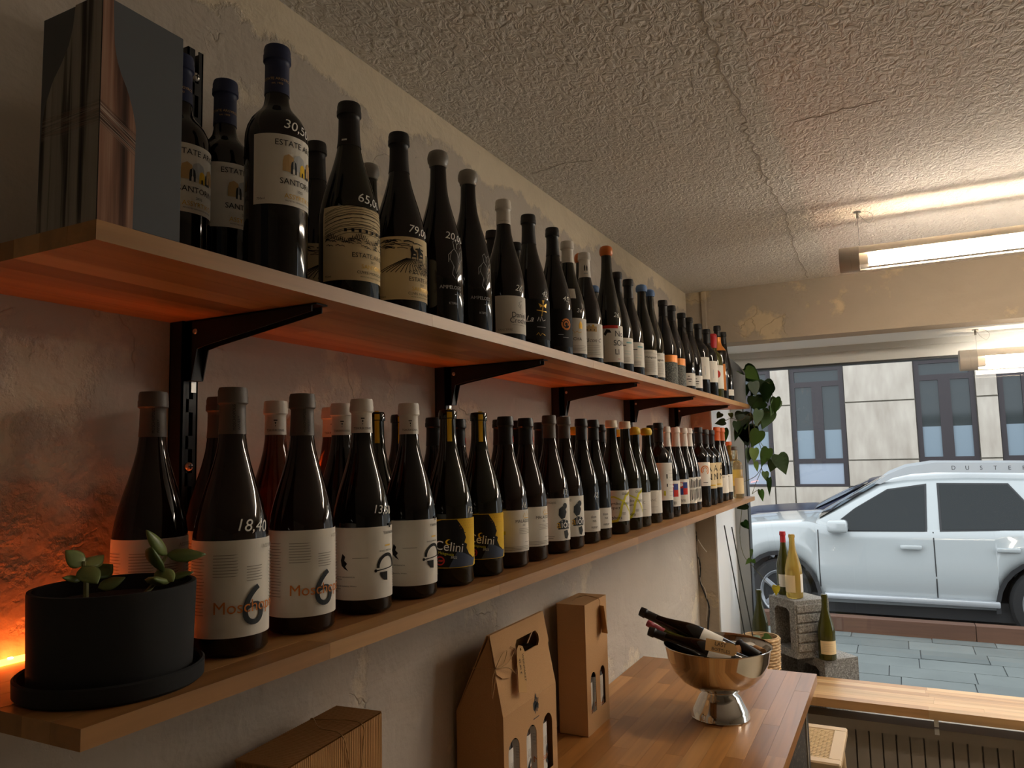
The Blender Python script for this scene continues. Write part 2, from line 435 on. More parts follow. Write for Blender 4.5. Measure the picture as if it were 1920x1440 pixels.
# a paint drip line down the beam corner
bm = NB(); bbox(bm, .075, .1, YB-.012, YB+.01, SOFF-.02, CEIL, .004); struct(obj('trim_5', bm, M_PILLAR))
# front window: frame, ledge, glass
M_FRAME = mat('window_frame_grey', '#9da09f', .45)
M_DARKSEAL = mat('window_seal', '#3a3d40', .6)
win = thing('window_1', 'large shop window pane in grey frame facing the street', 'window'); win['kind'] = 'structure'
bm = NB(); box(bm, XP+.006, XP+.07, YG-.035, YG+.04, LEDGE, SOFF-.085); obj('frame_post', bm, M_FRAME, win)
bm = NB(); box(bm, XP+.07, XP+.076, YG-.03, YG+.035, LEDGE, SOFF-.085); obj('seal', bm, M_DARKSEAL, win)
bm = NB(); box(bm, XP+.07, XR, YG-.03, YG+.035, SOFF-.095, SOFF-.085); obj('seal', bm, M_DARKSEAL, win)
bm = NB(); box(bm, XP+.006, XR, YG-.035, YG+.04, LEDGE-.06, LEDGE+.03); obj('frame_rail', bm, M_FRAME, win)
def f_pane(nt, b):
    out = nt.nodes['Material Output']; tr = nt.nodes.new('ShaderNodeBsdfTransparent'); gl = nt.nodes.new('ShaderNodeBsdfGlossy')
    tr.inputs[0].default_value = (.93, .95, .95, 1); gl.inputs['Roughness'].default_value = 0.0
    fr = nt.nodes.new('ShaderNodeFresnel'); fr.inputs[0].default_value = 1.5
    mx = nt.nodes.new('ShaderNodeMixShader'); nt.links.new(fr.outputs[0], mx.inputs[0]); nt.links.new(tr.outputs[0], mx.inputs[1]); nt.links.new(gl.outputs[0], mx.inputs[2])
    nt.links.new(mx.outputs[0], out.inputs[0]); nt.nodes.remove(b)
M_PANE = mat('window_glass', fn=None) if False else None
M_PANE = bpy.data.materials.new('window_glass'); M_PANE.use_nodes = True; f_pane(M_PANE.node_tree, M_PANE.node_tree.nodes['Principled BSDF'])
bm = NB(); v = [bm.verts.new(p) for p in ((XP+.07, YG, LEDGE+.02), (XR, YG, LEDGE+.02), (XR, YG, SOFF-.085), (XP+.07, YG, SOFF-.085))]; bm.faces.new(v); obj('pane', bm, M_PANE, win)
bm = NB(); box(bm, XP, XR, 3.66, YG+.12, 0, LEDGE); struct(obj('wall_parapet', bm, mat('parapet_paint', '#8d867c', .8)))
bm = NB(); box(bm, XR-.1, XR, YG-.05, YG+.05, LEDGE, SOFF); struct(obj('wall_front_end', bm, M_REVEAL))
# crack in the ceiling
def ribbon(bm, pts, w_, z, h):
    for a, b in zip(pts, pts[1:]):
        d = (Vector(b)-Vector(a)).normalized(); q = Vector((-d.y, d.x))*w_/2
        p = [Vector(a)-q, Vector(b)-q, Vector(b)+q, Vector(a)+q]
        lo = [bm.verts.new((x.x, x.y, z)) for x in p]; hi = [bm.verts.new((x.x, x.y, z-h)) for x in p]
        bm.faces.new(hi); 
        for k in range(4): bm.faces.new((lo[k], lo[(k+1) % 4], hi[(k+1) % 4], hi[k]))
rc = random.Random(11)
def crackpath(px, n=7, amp=.006):
    P = [atZ(u, v, CEIL) for u, v in px]; out = []
    for a, b in zip(P, P[1:]):
        for k in range(n): p = a.lerp(b, k/n); out.append((p.x+rc.uniform(-amp, amp), p.y+rc.uniform(-amp, amp)))
    return out+[(P[-1].x, P[-1].y)]
M_CRACK = mat('crack_edge', '#b5aca3', .95)
bm = NB(); ribbon(bm, crackpath([(1308, 0), (1340, 80), (1358, 140), (1394, 215), (1398, 245), (1425, 300), (1440, 345), (1467, 385), (1480, 430), (1495, 475), (1515, 520)]), .003, CEIL, .0016); obj('crack', bm, M_CRACK, ceil)
bm = NB(); ribbon(bm, crackpath([(1490, 230), (1600, 200), (1660, 185)]), .0018, CEIL, .001); obj('crack', bm, M_CRACK, ceil)
bm = NB(); ribbon(bm, crackpath([(995, 325), (1060, 305), (1110, 300)]), .0018, CEIL, .001); obj('crack', bm, M_CRACK, ceil)

# ------------------------------------------------------------------ shelves, rails, brackets
for nm, z, lab, sd in (('wall_shelf', ZU, 'long oiled beech shelf carrying the upper row of wine bottles', 21), ('wall_shelf', ZL, 'long oiled beech shelf carrying the lower row of wine bottles', 22)):
    s = thing(nm, lab, 'shelf', (0, 0, 0))
    staves(s, M_SHELF, 0.0, SF, 0.40, YS, z-TH, z, 0.04, 0.62, 'y', random.Random(sd))
RY = [atX(u, v, .02).y for u, v in ((352, 640), (836, 720), (1049, 750), (1181, 760), (1264, 775))]
RAILN = ['behind the picture box, rising above the upper shelf', 'second along from the picture box', 'third along from the picture box', 'fourth along from the picture box', 'fifth along, beside the window pillar']
for i, ry in enumerate(RY):
    r = thing('wall_rail', 'black slotted steel wall rail, '+RAILN[i], 'rail', (0, ry, 0))
    zt_ = CAM.z+.585 if i == 0 else ZU-.004; z0_ = ZL-.09
    bm = NB(); box(bm, 0.0005, .026, -.013, -.0105, z0_, zt_); box(bm, .0005, .026, .0105, .013, z0_, zt_); box(bm, .0005, .0025, -.013, .013, z0_, zt_)
    box(bm, .024, .026, -.013, -.0055, z0_, zt_); box(bm, .024, .026, .0055, .013, z0_, zt_); box(bm, .024, .026, -.006, -.0012+.0, z0_, zt_)
    k = z0_+.02
    while k < zt_-.02: box(bm, .0238, .026, -.0055, .0055, k, k+.018); k += .05
    obj('channel', bm, M_BLACKMETAL, r)
    if i == 0:
        for zz in (CAM.z+.545, CAM.z-.005):
            bm = NB(); lathe(bm, [(0, .0042), (.0035, .004), (.0055, .0022), (.006, 0)], 16, Matrix.Translation((.026, .0, zz)) @ Matrix.Rotation(PI/2, 4, 'Y')); sc_ = obj('screw', bm, M_SCREW, r, smooth=True)
            bm = NB(); bbox(bm, .030, .0307, -.0035, .0035, zz-.0008, zz+.0008, .0002); bbox(bm, .030, .0307, -.0008, .0008, zz-.0035, zz+.0035, .0002); obj('cross_slot', bm, M_BLACKMETAL, sc_)
    bm = NB(); box(bm, .024, .0275, .001, .009, ZU-.115, ZU-.075); obj('zinc_insert', bm, M_STEEL, r)
    for zsh in (ZU, ZL):
        if zsh == ZL and i > 5: continue
        b_ = thing('shelf_bracket', 'black tapered steel bracket under the %s shelf on the %s rail from the picture box' % ('upper' if zsh == ZU else 'lower', ('first', 'second', 'third', 'fourth', 'fifth')[i]), 'bracket', (0, ry, zsh-TH))
        bm = NB(); poly = [(.026, -.001), (.250, -.001), (.250, -.010), (.07, -.036), (.05, -.04), (.04, -.082), (.026, -.082)]
        for yy in (-.010, .0085):
            prism(bm, poly, .0015, Matrix.Translation((0, yy+.0015, 0)) @ Matrix.Rotation(PI/2, 4, 'X'))
        box(bm, .026, .258, -.010, .010, -.0025, -.0005); box(bm, .026, .04, -.010, .010, -.082, -.0025)
        obj('arm', bm, M_BLACKMETAL, b_)
        bm = NB(); lathe(bm, [(0, .002), (.003, .0016), (.004, 0)], 12, Matrix.Translation((.046, -.010, -.016)) @ Matrix.Rotation(PI/2, 4, 'X')); obj('rivet', bm, M_SCREW, b_, smooth=True)
# LED strip along the back of the lower shelf
led = thing('led_strip', 'glowing orange light strip along the back of the lower shelf', 'light strip', (0, 0, 0))
M_LED = mat('led_silicone', '#ff7a30', .5, emit=LED, ecol=(1.0, .40, .14))
bm = NB(); box(bm, .003, .0165, .41, YS-.01, ZL+.0005, ZL+.0045); obj('strip', bm, M_LED, led)
bm = NB()
y_ = .43
while y_ < YS-.02: bbox(bm, .0065, .0105, y_, y_+.005, ZL+.0045, ZL+.006, .0005); y_ += .033
d_ = obj('diode_row', bm, mat('led_chip', '#ffe0a0', .3, emit=LED*1.5, ecol=(1.0, .72, .35)), led); d_['kind'] = 'stuff'

# ------------------------------------------------------------------ bottles
def prof_burg(R, H):
    f = [(0, .0), (.80, .0), (.93, .008), (1, .022), (1, .40), (.985, .44), (.93, .49), (.84, .545), (.72, .605), (.60, .66), (.49, .715), (.41, .765), (.365, .815), (.345, .86), (.335, .93), (.335, .945), (.385, .948), (.39, .965), (.375, .985), (.345, .998), (.3, 1.0), (0, 1.0)]
    return [(a*R, b*H) for a, b in f]
def prof_bord(R, H):
    f = [(0, .0), (.84, .0), (.95, .007), (1, .02), (1, .60), (.985, .63), (.93, .66), (.82, .69), (.68, .712), (.54, .732), (.44, .752), (.39, .78), (.375, .85), (.37, .945), (.42, .948), (.425, .968), (.41, .985), (.38, .998), (.33, 1.0), (0, 1.0)]
    return [(a*R, b*H) for a, b in f]
def prof_flute(R, H):
    f = [(0, .0), (.84, .0), (.95, .007), (1, .02), (1, .36), (.985, .41), (.93, .47), (.84, .53), (.74, .59), (.63, .65), (.53, .71), (.45, .77), (.40, .83), (.375, .9), (.37, .945), (.42, .948), (.425, .968), (.41, .985), (.38, .998), (.33, 1.0), (0, 1.0)]
    return [(a*R, b*H) for a, b in f]
SHAPES = dict(burg=prof_burg, bord=prof_bord, flute=prof_flute)
def radf(prof):
    pz = [(z, r) for r, z in prof[1:-1]]
    def f(z):
        if z <= pz[0][0]: return pz[0][1]
        for (z0, r0), (z1, r1) in zip(pz, pz[1:]):
            if z <= z1: return r0+(r1-r0)*((z-z0)/(z1-z0) if z1 > z0 else 1)
        return pz[-1][1]
    return f
def cap_prof(kind, rad, R, H, ln):
    if kind == 'foil':
        e = .0007; z0 = H*(1-ln); pts = [(rad(z0)+.0001, z0)]
        n = 6
        for i in range(n+1): z = z0+(H*.935-z0)*i/n; pts.append((rad(z)+e, z))
        rl = rad(H*.96)+e*1.4
        return pts+[(rl*.93, H*.94), (rl, H*.943), (rl, H*.967), (rl*.965, H*.972), (rl*.965, H*.99), (rl*.9, H+.0012), (rl*.6, H+.0018), (0, H+.0018)]
    if kind == 'wax':
        z0 = H*(1-ln); rl = rad(H*.96)+.0022
        return [(rad(z0)+.0002, z0), (rad(z0)+.0016, z0+.001), (rad(z0)+.0022, H*.945), (rl, H*.955), (rl*1.03, H*.975), (rl*1.0, H*.99), (rl*.88, H+.003), (rl*.6, H+.006), (rl*.25, H+.0068), (0, H+.007)]
BCACHE = {}
def bottle_parts(key, d):
    if key in BCACHE: return BCACHE[key]
    R, H = d['R'], d['H']; prof = SHAPES[d['shape']](R, H); rad = radf(prof)
    P = []
    bm = NB(); lathe(bm, prof, 44)
    o = bpy.data.meshes.new('bottle_glass'); bmesh.ops.recalc_face_normals(bm, faces=bm.faces); bm.to_mesh(o); bm.free()
    for p in o.polygons: p.use_smooth = True
    o.set_sharp_from_angle(angle=math.radians(50)); o.materials.append(d['glass'])
    P.append(('glass_body', o, []))
    if d.get('cap'):
        kind, cm, ln = d['cap'][:3]
        bm = NB(); lathe(bm, cap_prof(kind, rad, R, H, ln), 28)
        o = bpy.data.meshes.new('capsule'); bmesh.ops.recalc_face_normals(bm, faces=bm.faces); bm.to_mesh(o); bm.free()
        for p in o.polygons: p.use_smooth = True
        o.set_sharp_from_angle(angle=math.radians(45)); o.materials.append(CAPM[cm])
        ch = []
        if d.get('captext'): ch.append(('lettering', print_mesh(d['captext'], lambda z: rad(z)+.0008), []))
        P.append(('capsule', o, ch))
    for lb in d.get('labels', []):
        a0, a1, z0, z1, lm, pr = lb
        ch = [('print', print_mesh(pr, lambda z: rad(z)+.0004), [])] if pr else []
        P.append(('label' if not d.get('strip') or lb is not d['labels'][-1] else 'neck_strip', label_mesh(a0, a1, z0, z1, rad, lm), ch))
    if d.get('glassprint'): P.append(('glass_print', print_mesh(d['glassprint'], rad), []))
    BCACHE[key] = P; return P
PCACHE = {}
def bottle(key, d, loc, label, rotz=0.0, price=None, group=None, M=None, name='wine_bottle'):
    t = thing(name, label, 'bottle', loc, rotz, group)
    if M is not None: t.matrix_world = M
    for nm, me, ch in bottle_parts(key, d):
        o = obj(nm, me, None, t)
        for cn, cme, _ in ch: obj(cn, cme, None, o)
    if price:
        s, a, z, size = price; rad = radf(SHAPES[d['shape']](d['R'], d['H']))
        k = (key,)+price
        if k not in PCACHE: PCACHE[k] = print_mesh([T(s, size, a, z, M_CHALK, 'C', -6, .25)], rad, 'price')
        obj('price_writing', PCACHE[k], None, t)
    return t
def ink(s, size, a, z, al='C', m=None): return T(s, size, a, z, m or M_INK, al)
Dz = {}
BG = lambda **k: dict(dict(shape='burg', R=.0415, H=.296, glass=M_GL_BLACK), **k)
BD = lambda **k: dict(dict(shape='bord', R=.0378, H=.305, glass=M_GL_BLACK), **k)
FL = lambda **k: dict(dict(shape='flute', R=.037, H=.345, glass=M_GL_BLACK), **k)
# the grey-sleeved bottles with a large 6
def six_print(num='6', r=.0418):
    return (para(-116, -82, .045, .112, 19, M_GREYINK)+para(-68, -32, .086, .112, 8, M_GREYINK)+para(-20, 8, .08, .098, 6, M_GREYINK)+para(26, 60, .05, .112, 16, M_GREYINK)
            + [T(num, .062, -8, .034, M_DGREY), T('Moschopolis', .0185, -66, .048, M_ORANGE, 'L'), ink('ASSYRTIKO', .006, 8, .115, 'L', M_GREYINK)])
Dz['six'] = BG(glass=M_GL_BROWN, cap=('foil', 'taupe', .178), labels=[(-126, 126, .022, .126, M_WHITE, six_print())],
               captext=[T('MOSCHOPOLIS', .0044, -30, .249, M_INK, 'L', 90), T('WINERY', .0044, -10, .249, M_INK, 'L', 90)])
for k_ in (0, 1):
    it = Dz['six']['captext'][k_]; Dz['six']['captext'][k_] = it[:4]+(.2475,)+it[5:]
# white-sleeved bottles with the arch logo
def tsik_print():
    R = .0418
    out = [ink('TSIKRIKONIS', .0052, 12, .107, 'C'), ink('SINGLE VINEYARD', .0032, -18, .0835, 'L'), L([(-4, 0.0915), (12, 0.0915)], .0022, M_GOLD)]
    out += [ARC(2, .062, .017, 0, 180, .0045, M_INK, R), ('G', [(-18, .056), (2, .056), (2, .044), (-8, .045), (-15, .05)], M_INK), L([(-26, .0585), (26, .0615)], .0014, M_INK), E_(-26, .0585, 3, .0022, M_INK)]
    rr = random.Random(2)
    out += [G([(-90, .083), (-84, .079), (-86, .074), (-80, .070), (-84, .066), (-78, .060), (-86, .063), (-92, .067), (-94, .074)], M_INK)]
    out += [ink('PROTECTED GEOGRAPHICAL', .0026, -112, .051, 'L'), ink('INDICATION', .0026, -112, .048, 'L')]
    out += [ink('Produced & Bottled by Winery', .0029, -112, .039, 'L'), ink('Tsikrikonis', .0029, -112, .0355, 'L'), ink('Greece', .0029, -112, .032, 'L')]
    out += para(-70, -40, .076, .078, 1, M_GREYINK)+para(22, 55, .03, .055, 7, M_GREYINK)
    out += [G([(6, .119), (9, .119), (9, .1155), (13, .1155), (13, .119), (16, .119), (14, .121), (8, .121)], M_INK)]
    return out
Dz['tsik'] = BG(cap=('foil', 'white', .16), labels=[(-118, 118, .021, .118, M_WHITE, tsik_print())],
                captext=[T('TSIKRIKONIS', .0046, -46, .2535, M_INK), G([(-56, .270), (-36, .270), (-36, .2685), (-56, .2685)], M_INK), G([(-50, .2665), (-42, .2665), (-44, .264), (-48, .264)], M_INK), B(-47.5, -44.5, .2605, .2625, M_INK)])
# yellow and black portrait label
def celini_print():
    p = [B(-102, 100, .032, .109, M_BLACKP), G([(-102, .109), (-102, .101), (-88, .106), (-75, .109)], M_YELLOW), G([(-40, .109), (100, .109), (100, .066), (40, .050), (10, .044), (-8, .052), (-16, .062), (-14, .068), (-22, .071), (-17, .079), (-20, .084), (-24, .093), (-32, .101)], M_YELLOW)]
    p += [G([(-60, .032), (-40, .058), (-20, .053), (10, .043), (40, .048), (70, .032)], M_SLATEINK), G([(10, .032), (22, .046), (36, .050), (50, .044), (56, .032)], M_YELLOW)]
    p += [E_(-60, .073, 7, .0045, M_YELLOW), E_(-57, .073, 6, .0035, M_BLACKP), L([(-28, .088), (-18, .0865)], .0008, M_INK)]
    p += [T('Celini', .021, -92, .062, M_CHALK, 'L', -8), T('Malagousia', .006, -84, .0545, M_LEMON, 'L', -9), T('2022', .0055, -56, .047, M_CHALK, 'L', -9), E_(-80, .043, 11, .0075, M_RED), E_(-80, .043, 8, .0055, M_BLACKP), B(-91, -69, .0415, .0445, M_RED)]
    for i in range(7):
        for j in range(4): p.append(E_(-34+i*7+(j % 2)*3.5, .1065-j*.004, .9, .0006, M_ORANGE, 6))
    return p
Dz['celini'] = BG(H=.292, glass=M_GL_GREEN, R=.041, labels=[(-102, 100, .031, .110, M_YELLOW, celini_print()), (-62, -30, .238, .2935, M_YELLOW, None)], strip=True)
Dz['malag'] = BG(H=.287, R=.0405, glass=M_GL_BROWN, cap=('foil', 'black', .185), labels=[(-100, 100, .030, .108, M_WHITE,
    [ink('MALAGOUSIA', .0085, -40, .084, 'L'), B(-100, -68, .063, .0695, M_LEMON), L([(-14, .094), (-8, .102), (-3, .095), (3, .104), (8, .096), (14, .1), (16, .092), (-12, .0925)], .0013, M_GOLD), ink('2022', .004, -12, .078)]
    + para(-30, 40, .062, .074, 4, M_GREYINK)+para(-10, 40, .045, .05, 1, M_GREYINK)+para(-72, 40, .033, .041, 3, M_GREYINK)+[L([(-90, .05), (-90, .035)], .0008, M_INK)])],
    captext=[B(8, 24, .238, .25, M_RED)])
Dz['aion'] = BG(H=.297, R=.0395, glass=M_GL_BROWN, cap=('foil', 'taupe', .165), labels=[(-96, 90, .028, .118, M_WHITE,
    [E_(-18, .101, 9, .0065, M_DGREY), G([(-42, .095), (-30, .101), (-18, .096), (-12, .088), (-20, .076), (-34, .073), (-44, .082)], M_DGREY), G([(-46, .066), (-30, .073), (-8, .070), (2, .062), (0, .052), (-46, .052)], M_DGREY), G([(-26, .048), (-10, .05), (-4, .04), (-12, .031), (-22, .033)], M_DGREY),
     T('aióra', .024, -50, .055, M_CHALK, 'L'), T('a', .024, -50, .055, M_GOLD, 'L'), ink('αιώρα', .007, -80, .107, 'L'), L([(-78, 0.0375), (-58, 0.0375)], .0012, M_GREYINK), L([(-78, 0.0335), (-62, 0.0335)], .0012, M_GREYINK)])])
Dz['natur'] = BG(R=.0385, cap=('foil', 'black', .17), labels=[(-98, 90, .028, .078, M_WHITE, [ink('dom', .009, -20, .060, 'R'), ink('nat', .009, -20, .051, 'R'), ink('natur', .009, -14, .036, 'R')])])
def swirl(a0, flip):
    return [L([(-100, .045), (-80, .034), (-60, .036), (-48, .05), (-40, .075), (-20, .1), (10, .108)], .007, M_LEMON), L([(-100, .095), (-70, .098), (-30, .085), (0, .06), (20, .035)], .004, M_LEMON)]
Dz['yel'] = BG(H=.299, R=.0405, glass=M_GL_GREEN, cap=('foil', 'cream', .045), labels=[(-100, 95, .034, .114, M_WHITE,
    swirl(0, 0)+[ink('αιώρα', .011, -38, .102, 'L'), ink('assyrtiko', .011, -100, .077, 'L'), ink('compact', .011, -100, .066, 'L'), ink('αούρα', .0105, -34, .077, 'L'), ink('amphora', .012, -100, .040, 'L')]+para(-40, -22, .05, .058, 4, M_GREYINK))])
Dz['blanc'] = BG(H=.281, R=.0395, glass=M_GL_GREEN, cap=('wax', 'yellowwax', .06), labels=[(-98, 95, .03, .098, M_WHITE, [ink('BLANC', .011, -62, .066, 'C', M_GREYINK)]+para(-70, -30, .048, .051, 1, M_GREYINK))])
Dz['tall'] = BD(H=.305, cap=('foil', 'black', .2), labels=[(-95, 95, .06, .178, M_WHITE, [B(-44, -38, .128, .142, M_INK), B(-44, -38, .102, .112, M_INK), B(-60, -50, .075, .09, M_LEMON)]+para(-30, 10, .07, .16, 8, M_GREYINK))])
Dz['vei'] = BG(R=.0385, H=.295, cap=('foil', 'white', .22), labels=[(-105, 60, .035, .118, M_WHITE, [B(-82, -48, .088, .108, M_RED), B(-48, -20, .088, .108, M_BLUEINK), B(-82, -48, .066, .088, M_BLUEINK), B(-48, -20, .066, .088, M_RED), E_(-60, .1, 12, .006, M_WHITE), ink('VEI', .013, -50, .042)])])
Dz['bars'] = BG(R=.0375, H=.296, cap=('foil', 'white', .22), labels=[(-105, 60, .03, .12, M_WHITE, [B(-98+i*9, -98+i*9+(3 if i % 3 else 5), .036+(.003*(i % 4)), .078, M_INK) for i in range(14)]+[B(-98+i*9, -98+i*9+(3 if i % 2 else 5), .084, .114-(.003*(i % 3)), M_INK) for i in range(14)])])
Dz['spiral'] = BD(H=.303, cap=('foil', 'black', .2), labels=[(-100, 80, .08, .17, M_WHITE, [ARC(-45, .14, .016, -60, 220, .004, M_ORANGE, .038), ARC(-45, .14, .009, -60, 220, .003, M_COPPER, .038), L([(-60, 0.093), (-30, 0.093)], .0022, M_INK)])])
Dz['amn'] = BD(H=.297, cap=('foil', 'black', .19), labels=[(-100, 80, .065, .165, M_CREAM, [ink('A', .036, -62, .132), ink('N', .036, -62, .098), ink('M', .036, -10, .098), ink('A', .036, -10, .132), B(-80, -20, .075, .08, M_GOLD)])])
Dz['orangecap'] = BG(R=.0375, H=.312, cap=('foil', 'orange', .18), labels=[(-100, 70, .035, .11, M_WHITE, [B(-70, -40, .1, .104, M_GREYINK)])])
Dz['amber'] = BD(R=.033, H=.252, glass=M_GL_AMBER, cap=('foil', 'orange', .05), labels=[(-90, 60, .06, .125, M_YELLOW, None)])
Dz['clear'] = BD(R=.0325, H=.228, glass=M_GL_CLEAR, cap=('foil', 'grey', .04), labels=[(-90, 60, .02, .09, M_CREAM, None)])
# upper shelf designs
def arch(a, z, w_, h, m): return G([(a-w_, z), (a-w_, z+h*.55), (a-w_*.8, z+h*.85), (a, z+h), (a+w_*.8, z+h*.85), (a+w_, z+h*.55), (a+w_, z)], m)
Dz['estate'] = BD(R=.0385, H=.313, cap=('foil', 'navy', .2), labels=[(-88, 88, .098, .186, M_WHITE,
    [ink('ESTATE ARGYROS', .0105, -48, .172, 'L'), arch(-24, .140, 11, .022, M_TAN), arch(-2, .143, 13, .021, M_LGREY), arch(-14, .138, 6, .017, M_DGREY), arch(6, .138, 6.5, .016, M_YELLOW), arch(6, .138, 2, .006, M_INK), arch(20, .138, 7, .015, M_DGREY), arch(28, .141, 10, .02, M_TAN), arch(-14, .138, 2, .007, M_WHITE),
     ink('SANTORINI', .0105, 0, .124), ink('2022', .0045, 0, .116), T('ASSYRTIKO', .0085, 0, .1065, M_GOLD), ink('750ml', .0042, -80, .103, 'L'), ink('PROTECTED DESIGNATION OF ORIGIN', .0023, 0, .1025)])],
    captext=[T('ESTATE ARGYROS', .0048, -44, .266, M_TAN), T('est. 1903', .0038, -44, .2605, M_TAN)])
rnd = random.Random(4)
def engraving(kind):
    out = []
    if kind == 0:
        for i in range(15):
            z = .092+.0026*i; c = rnd.uniform(-.002, .002)
            out.append(L([(a, z+.008*math.cos((a+20)/70)-.004*((a+20)/60)**2+rnd.uniform(-.0006, .0006)+c) for a in range(-100, 61, 8)], .0006, M_INK))
        for i in range(46):
            a = -98+i*3.4; z = .087+.004*math.sin(i*.4); out.append(L([(a, z), (a+2, z+.004+.004*rnd.random())], .0009, M_INK))
        for i in range(7): out.append(B(-60+i*13, -55+i*13, .099, .1035, M_INK))
        for i in range(60):
            a = rnd.uniform(-100, 60); z = rnd.uniform(.078, .09); out.append(L([(a, z), (a+5, z+.001), (a+9, z-.001)], .0009, M_INK))
    else:
        for i in range(16): out.append(L([(-104+i*10, .070-.0004*i), (-70+i*5.2, .080), (-40+i*2.4, .0905)], .0011, M_INK))
        for i in range(26):
            a = rnd.uniform(-100, -20); z = rnd.uniform(.104, .118); out.append(L([(a, z), (a+10, z+.0012), (a+22, z-.0004)], .0010, M_INK))
        for a in (-26, -8): 
            out += [G([(a-7, .085), (a-5, .099), (a-7, .105), (a-2, .111), (a+1, .104), (a+8, .101), (a+9, .085), (a+6, .093), (a-3, .093)], M_INK), G([(a-1, .098), (a+5, .098), (a+5, .096), (a-1, .096)], M_CREAM)]
        for i in range(40):
            a = rnd.uniform(-40, 40); z = rnd.uniform(.066, .086); out.append(L([(a, z), (a+4, z+.0025), (a+7, z+.001)], .0008, M_INK))
        for i in range(14): out.append(L([(10, .1-.002*i), (60, .103-.002*i)], .0008, M_INK))
    return out
def cuvee(kind): return engraving(kind)+[ink('ESTATE ARGYROS', .0092, -46 if kind == 0 else -36, .064 if kind == 0 else .056, 'L'), ink('2020', .0045, -4, .058 if kind == 0 else .05, 'C'), T('SANTORINI', .0085, 0, .049 if kind == 0 else .0415, M_GOLD), ink('CUVEE MONSIGNORI', .0056, -2, .0415 if kind == 0 else .035), ink('750ml', .0042, -98, .036 if kind == 0 else .03, 'L'), ink('PROTECTED DESIGNATION OF ORIGIN', .0023, -4, .0365 if kind == 0 else .031)]
Dz['cuvee0'] = BG(R=.0425, H=.298, glass=M_GL_GREEN, cap=('foil', 'black', .215), labels=[(-106, 100, .032, .136, M_CREAM, cuvee(0))], captext=[B(-88, -62, .2395, .242, M_CHALK)])
Dz['cuvee1'] = BG(R=.0415, H=.300, cap=('foil', 'black', .21), labels=[(-100, 100, .027, .124, M_CREAM, cuvee(1))])
def leafprint(z0, s):
    P = [[(-30, 0), (-40, .012), (-36, .024), (-28, .03), (-18, .022), (-12, .006), (-22, -.012), (-30, 0)], [(-28, .03), (-30, .042), (-22, .046), (-18, .038), (-20, .03)], [(-12, .006), (-2, .014), (0, .03), (-8, .026), (-14, .016)], [(-30, 0), (-34, -.014), (-24, -.022), (-16, -.01)], [(-18, .038), (-6, .044), (0, .038), (-8, .032)], [(-36, .024), (-44, .018), (-44, .006), (-40, .012)]]
    return [L([(a+8, z0+z*s) for a, z in p], .0008, M_LGREY) for p in P]
Dz['leaf'] = BG(R=.0405, H=.309, cap=('wax', 'greywax', .075), glassprint=leafprint(.105, 1)+[T('AMPELOEIS', .0085, -58, .066, M_LGREY, 'L'), L([(-20, 0.0575), (-8, 0.0575)], .0012, M_LGREY), T('KTIMA', .0058, -24, .04, M_LGREY)])
Dz['sancerre'] = BG(R=.0395, H=.298, cap=('foil', 'white', .165), labels=[(-92, 80, .024, .098, M_WHITE, [T('Daniel', .0145, -44, .056, M_DGREY, 'L'), T('Crochet', .0145, -50, .045, M_DGREY, 'L'), ink('SANCERRE', .006, -84, .029, 'L', M_GREYINK), L([(-24, .08), (-18, .075), (-12, .082), (-8, .076), (-14, .072), (-20, .086), (-10, .088)], .0008, M_DGREY), L([(-44, .041), (0, .0405)], .0006, M_GREYINK)])],
                    captext=[T('Daniel Crochet', .0036, -55, .2535, M_GREYINK)])
Dz['palm'] = BG(R=.0405, H=.300, cap=('foil', 'black', .21), glassprint=[B(-96, 40, .028, .112, M_BLACKP), L([(-30, .076), (-26, .09), (-24, .098)], .0018, M_GOLD), G([(-24, .098), (-40, .103), (-34, .094)], M_GOLD), G([(-24, .098), (-10, .104), (-12, .094)], M_GOLD), G([(-24, .098), (-28, .11), (-18, .11)], M_GOLD), L([(-46, .088), (-10, .086)], .0016, M_GOLD), T('La', .018, -78, .064, M_CHALK, 'L', 0, .35), L([(-44, .065), (-40, .074), (-36, .065), (-31, .075), (-26, .066), (-16, .069)], .0012, M_CHALK), L([(-46, .053), (-16, .053)], .0009, M_LGREY), L([(-48, .036), (-42, .041), (-36, .035), (-30, .040), (-18, .036)], .0013, M_GOLD)])
Dz['swirl'] = BG(R=.0395, H=.305, cap=('foil', 'black', .21), labels=[(-96, 50, .028, .112, M_BLACKP, [ARC(-26, .078, .0115, -200, 150, .004, M_ORANGE, .0395), ARC(-26, .078, .0055, -30, 240, .003, M_ORANGE, .0395), L([(-56, 0.054), (-38, 0.054)], .0012, M_LGREY), L([(-40, 0.048), (-18, 0.048)], .0012, M_LGREY)])])
Dz['chard'] = BG(R=.0395, H=.295, glass=M_GL_GREEN, cap=('foil', 'white', .175), labels=[(-98, 60, .022, .105, M_WHITE, [G([(-34, .08), (-20, .08), (-20, .09), (-27, .1), (-34, .09)], M_GOLD), L([(-62, .069), (-56, .077), (-50, .069), (-42, .074), (-34, .070), (-24, .073)], .0013, M_GOLD), ink('CHA', .011, -56, .052, 'L')]+para(-60, 0, .028, .042, 4, M_GREYINK)), (-75, -38, .152, .176, M_WHITE, None)])
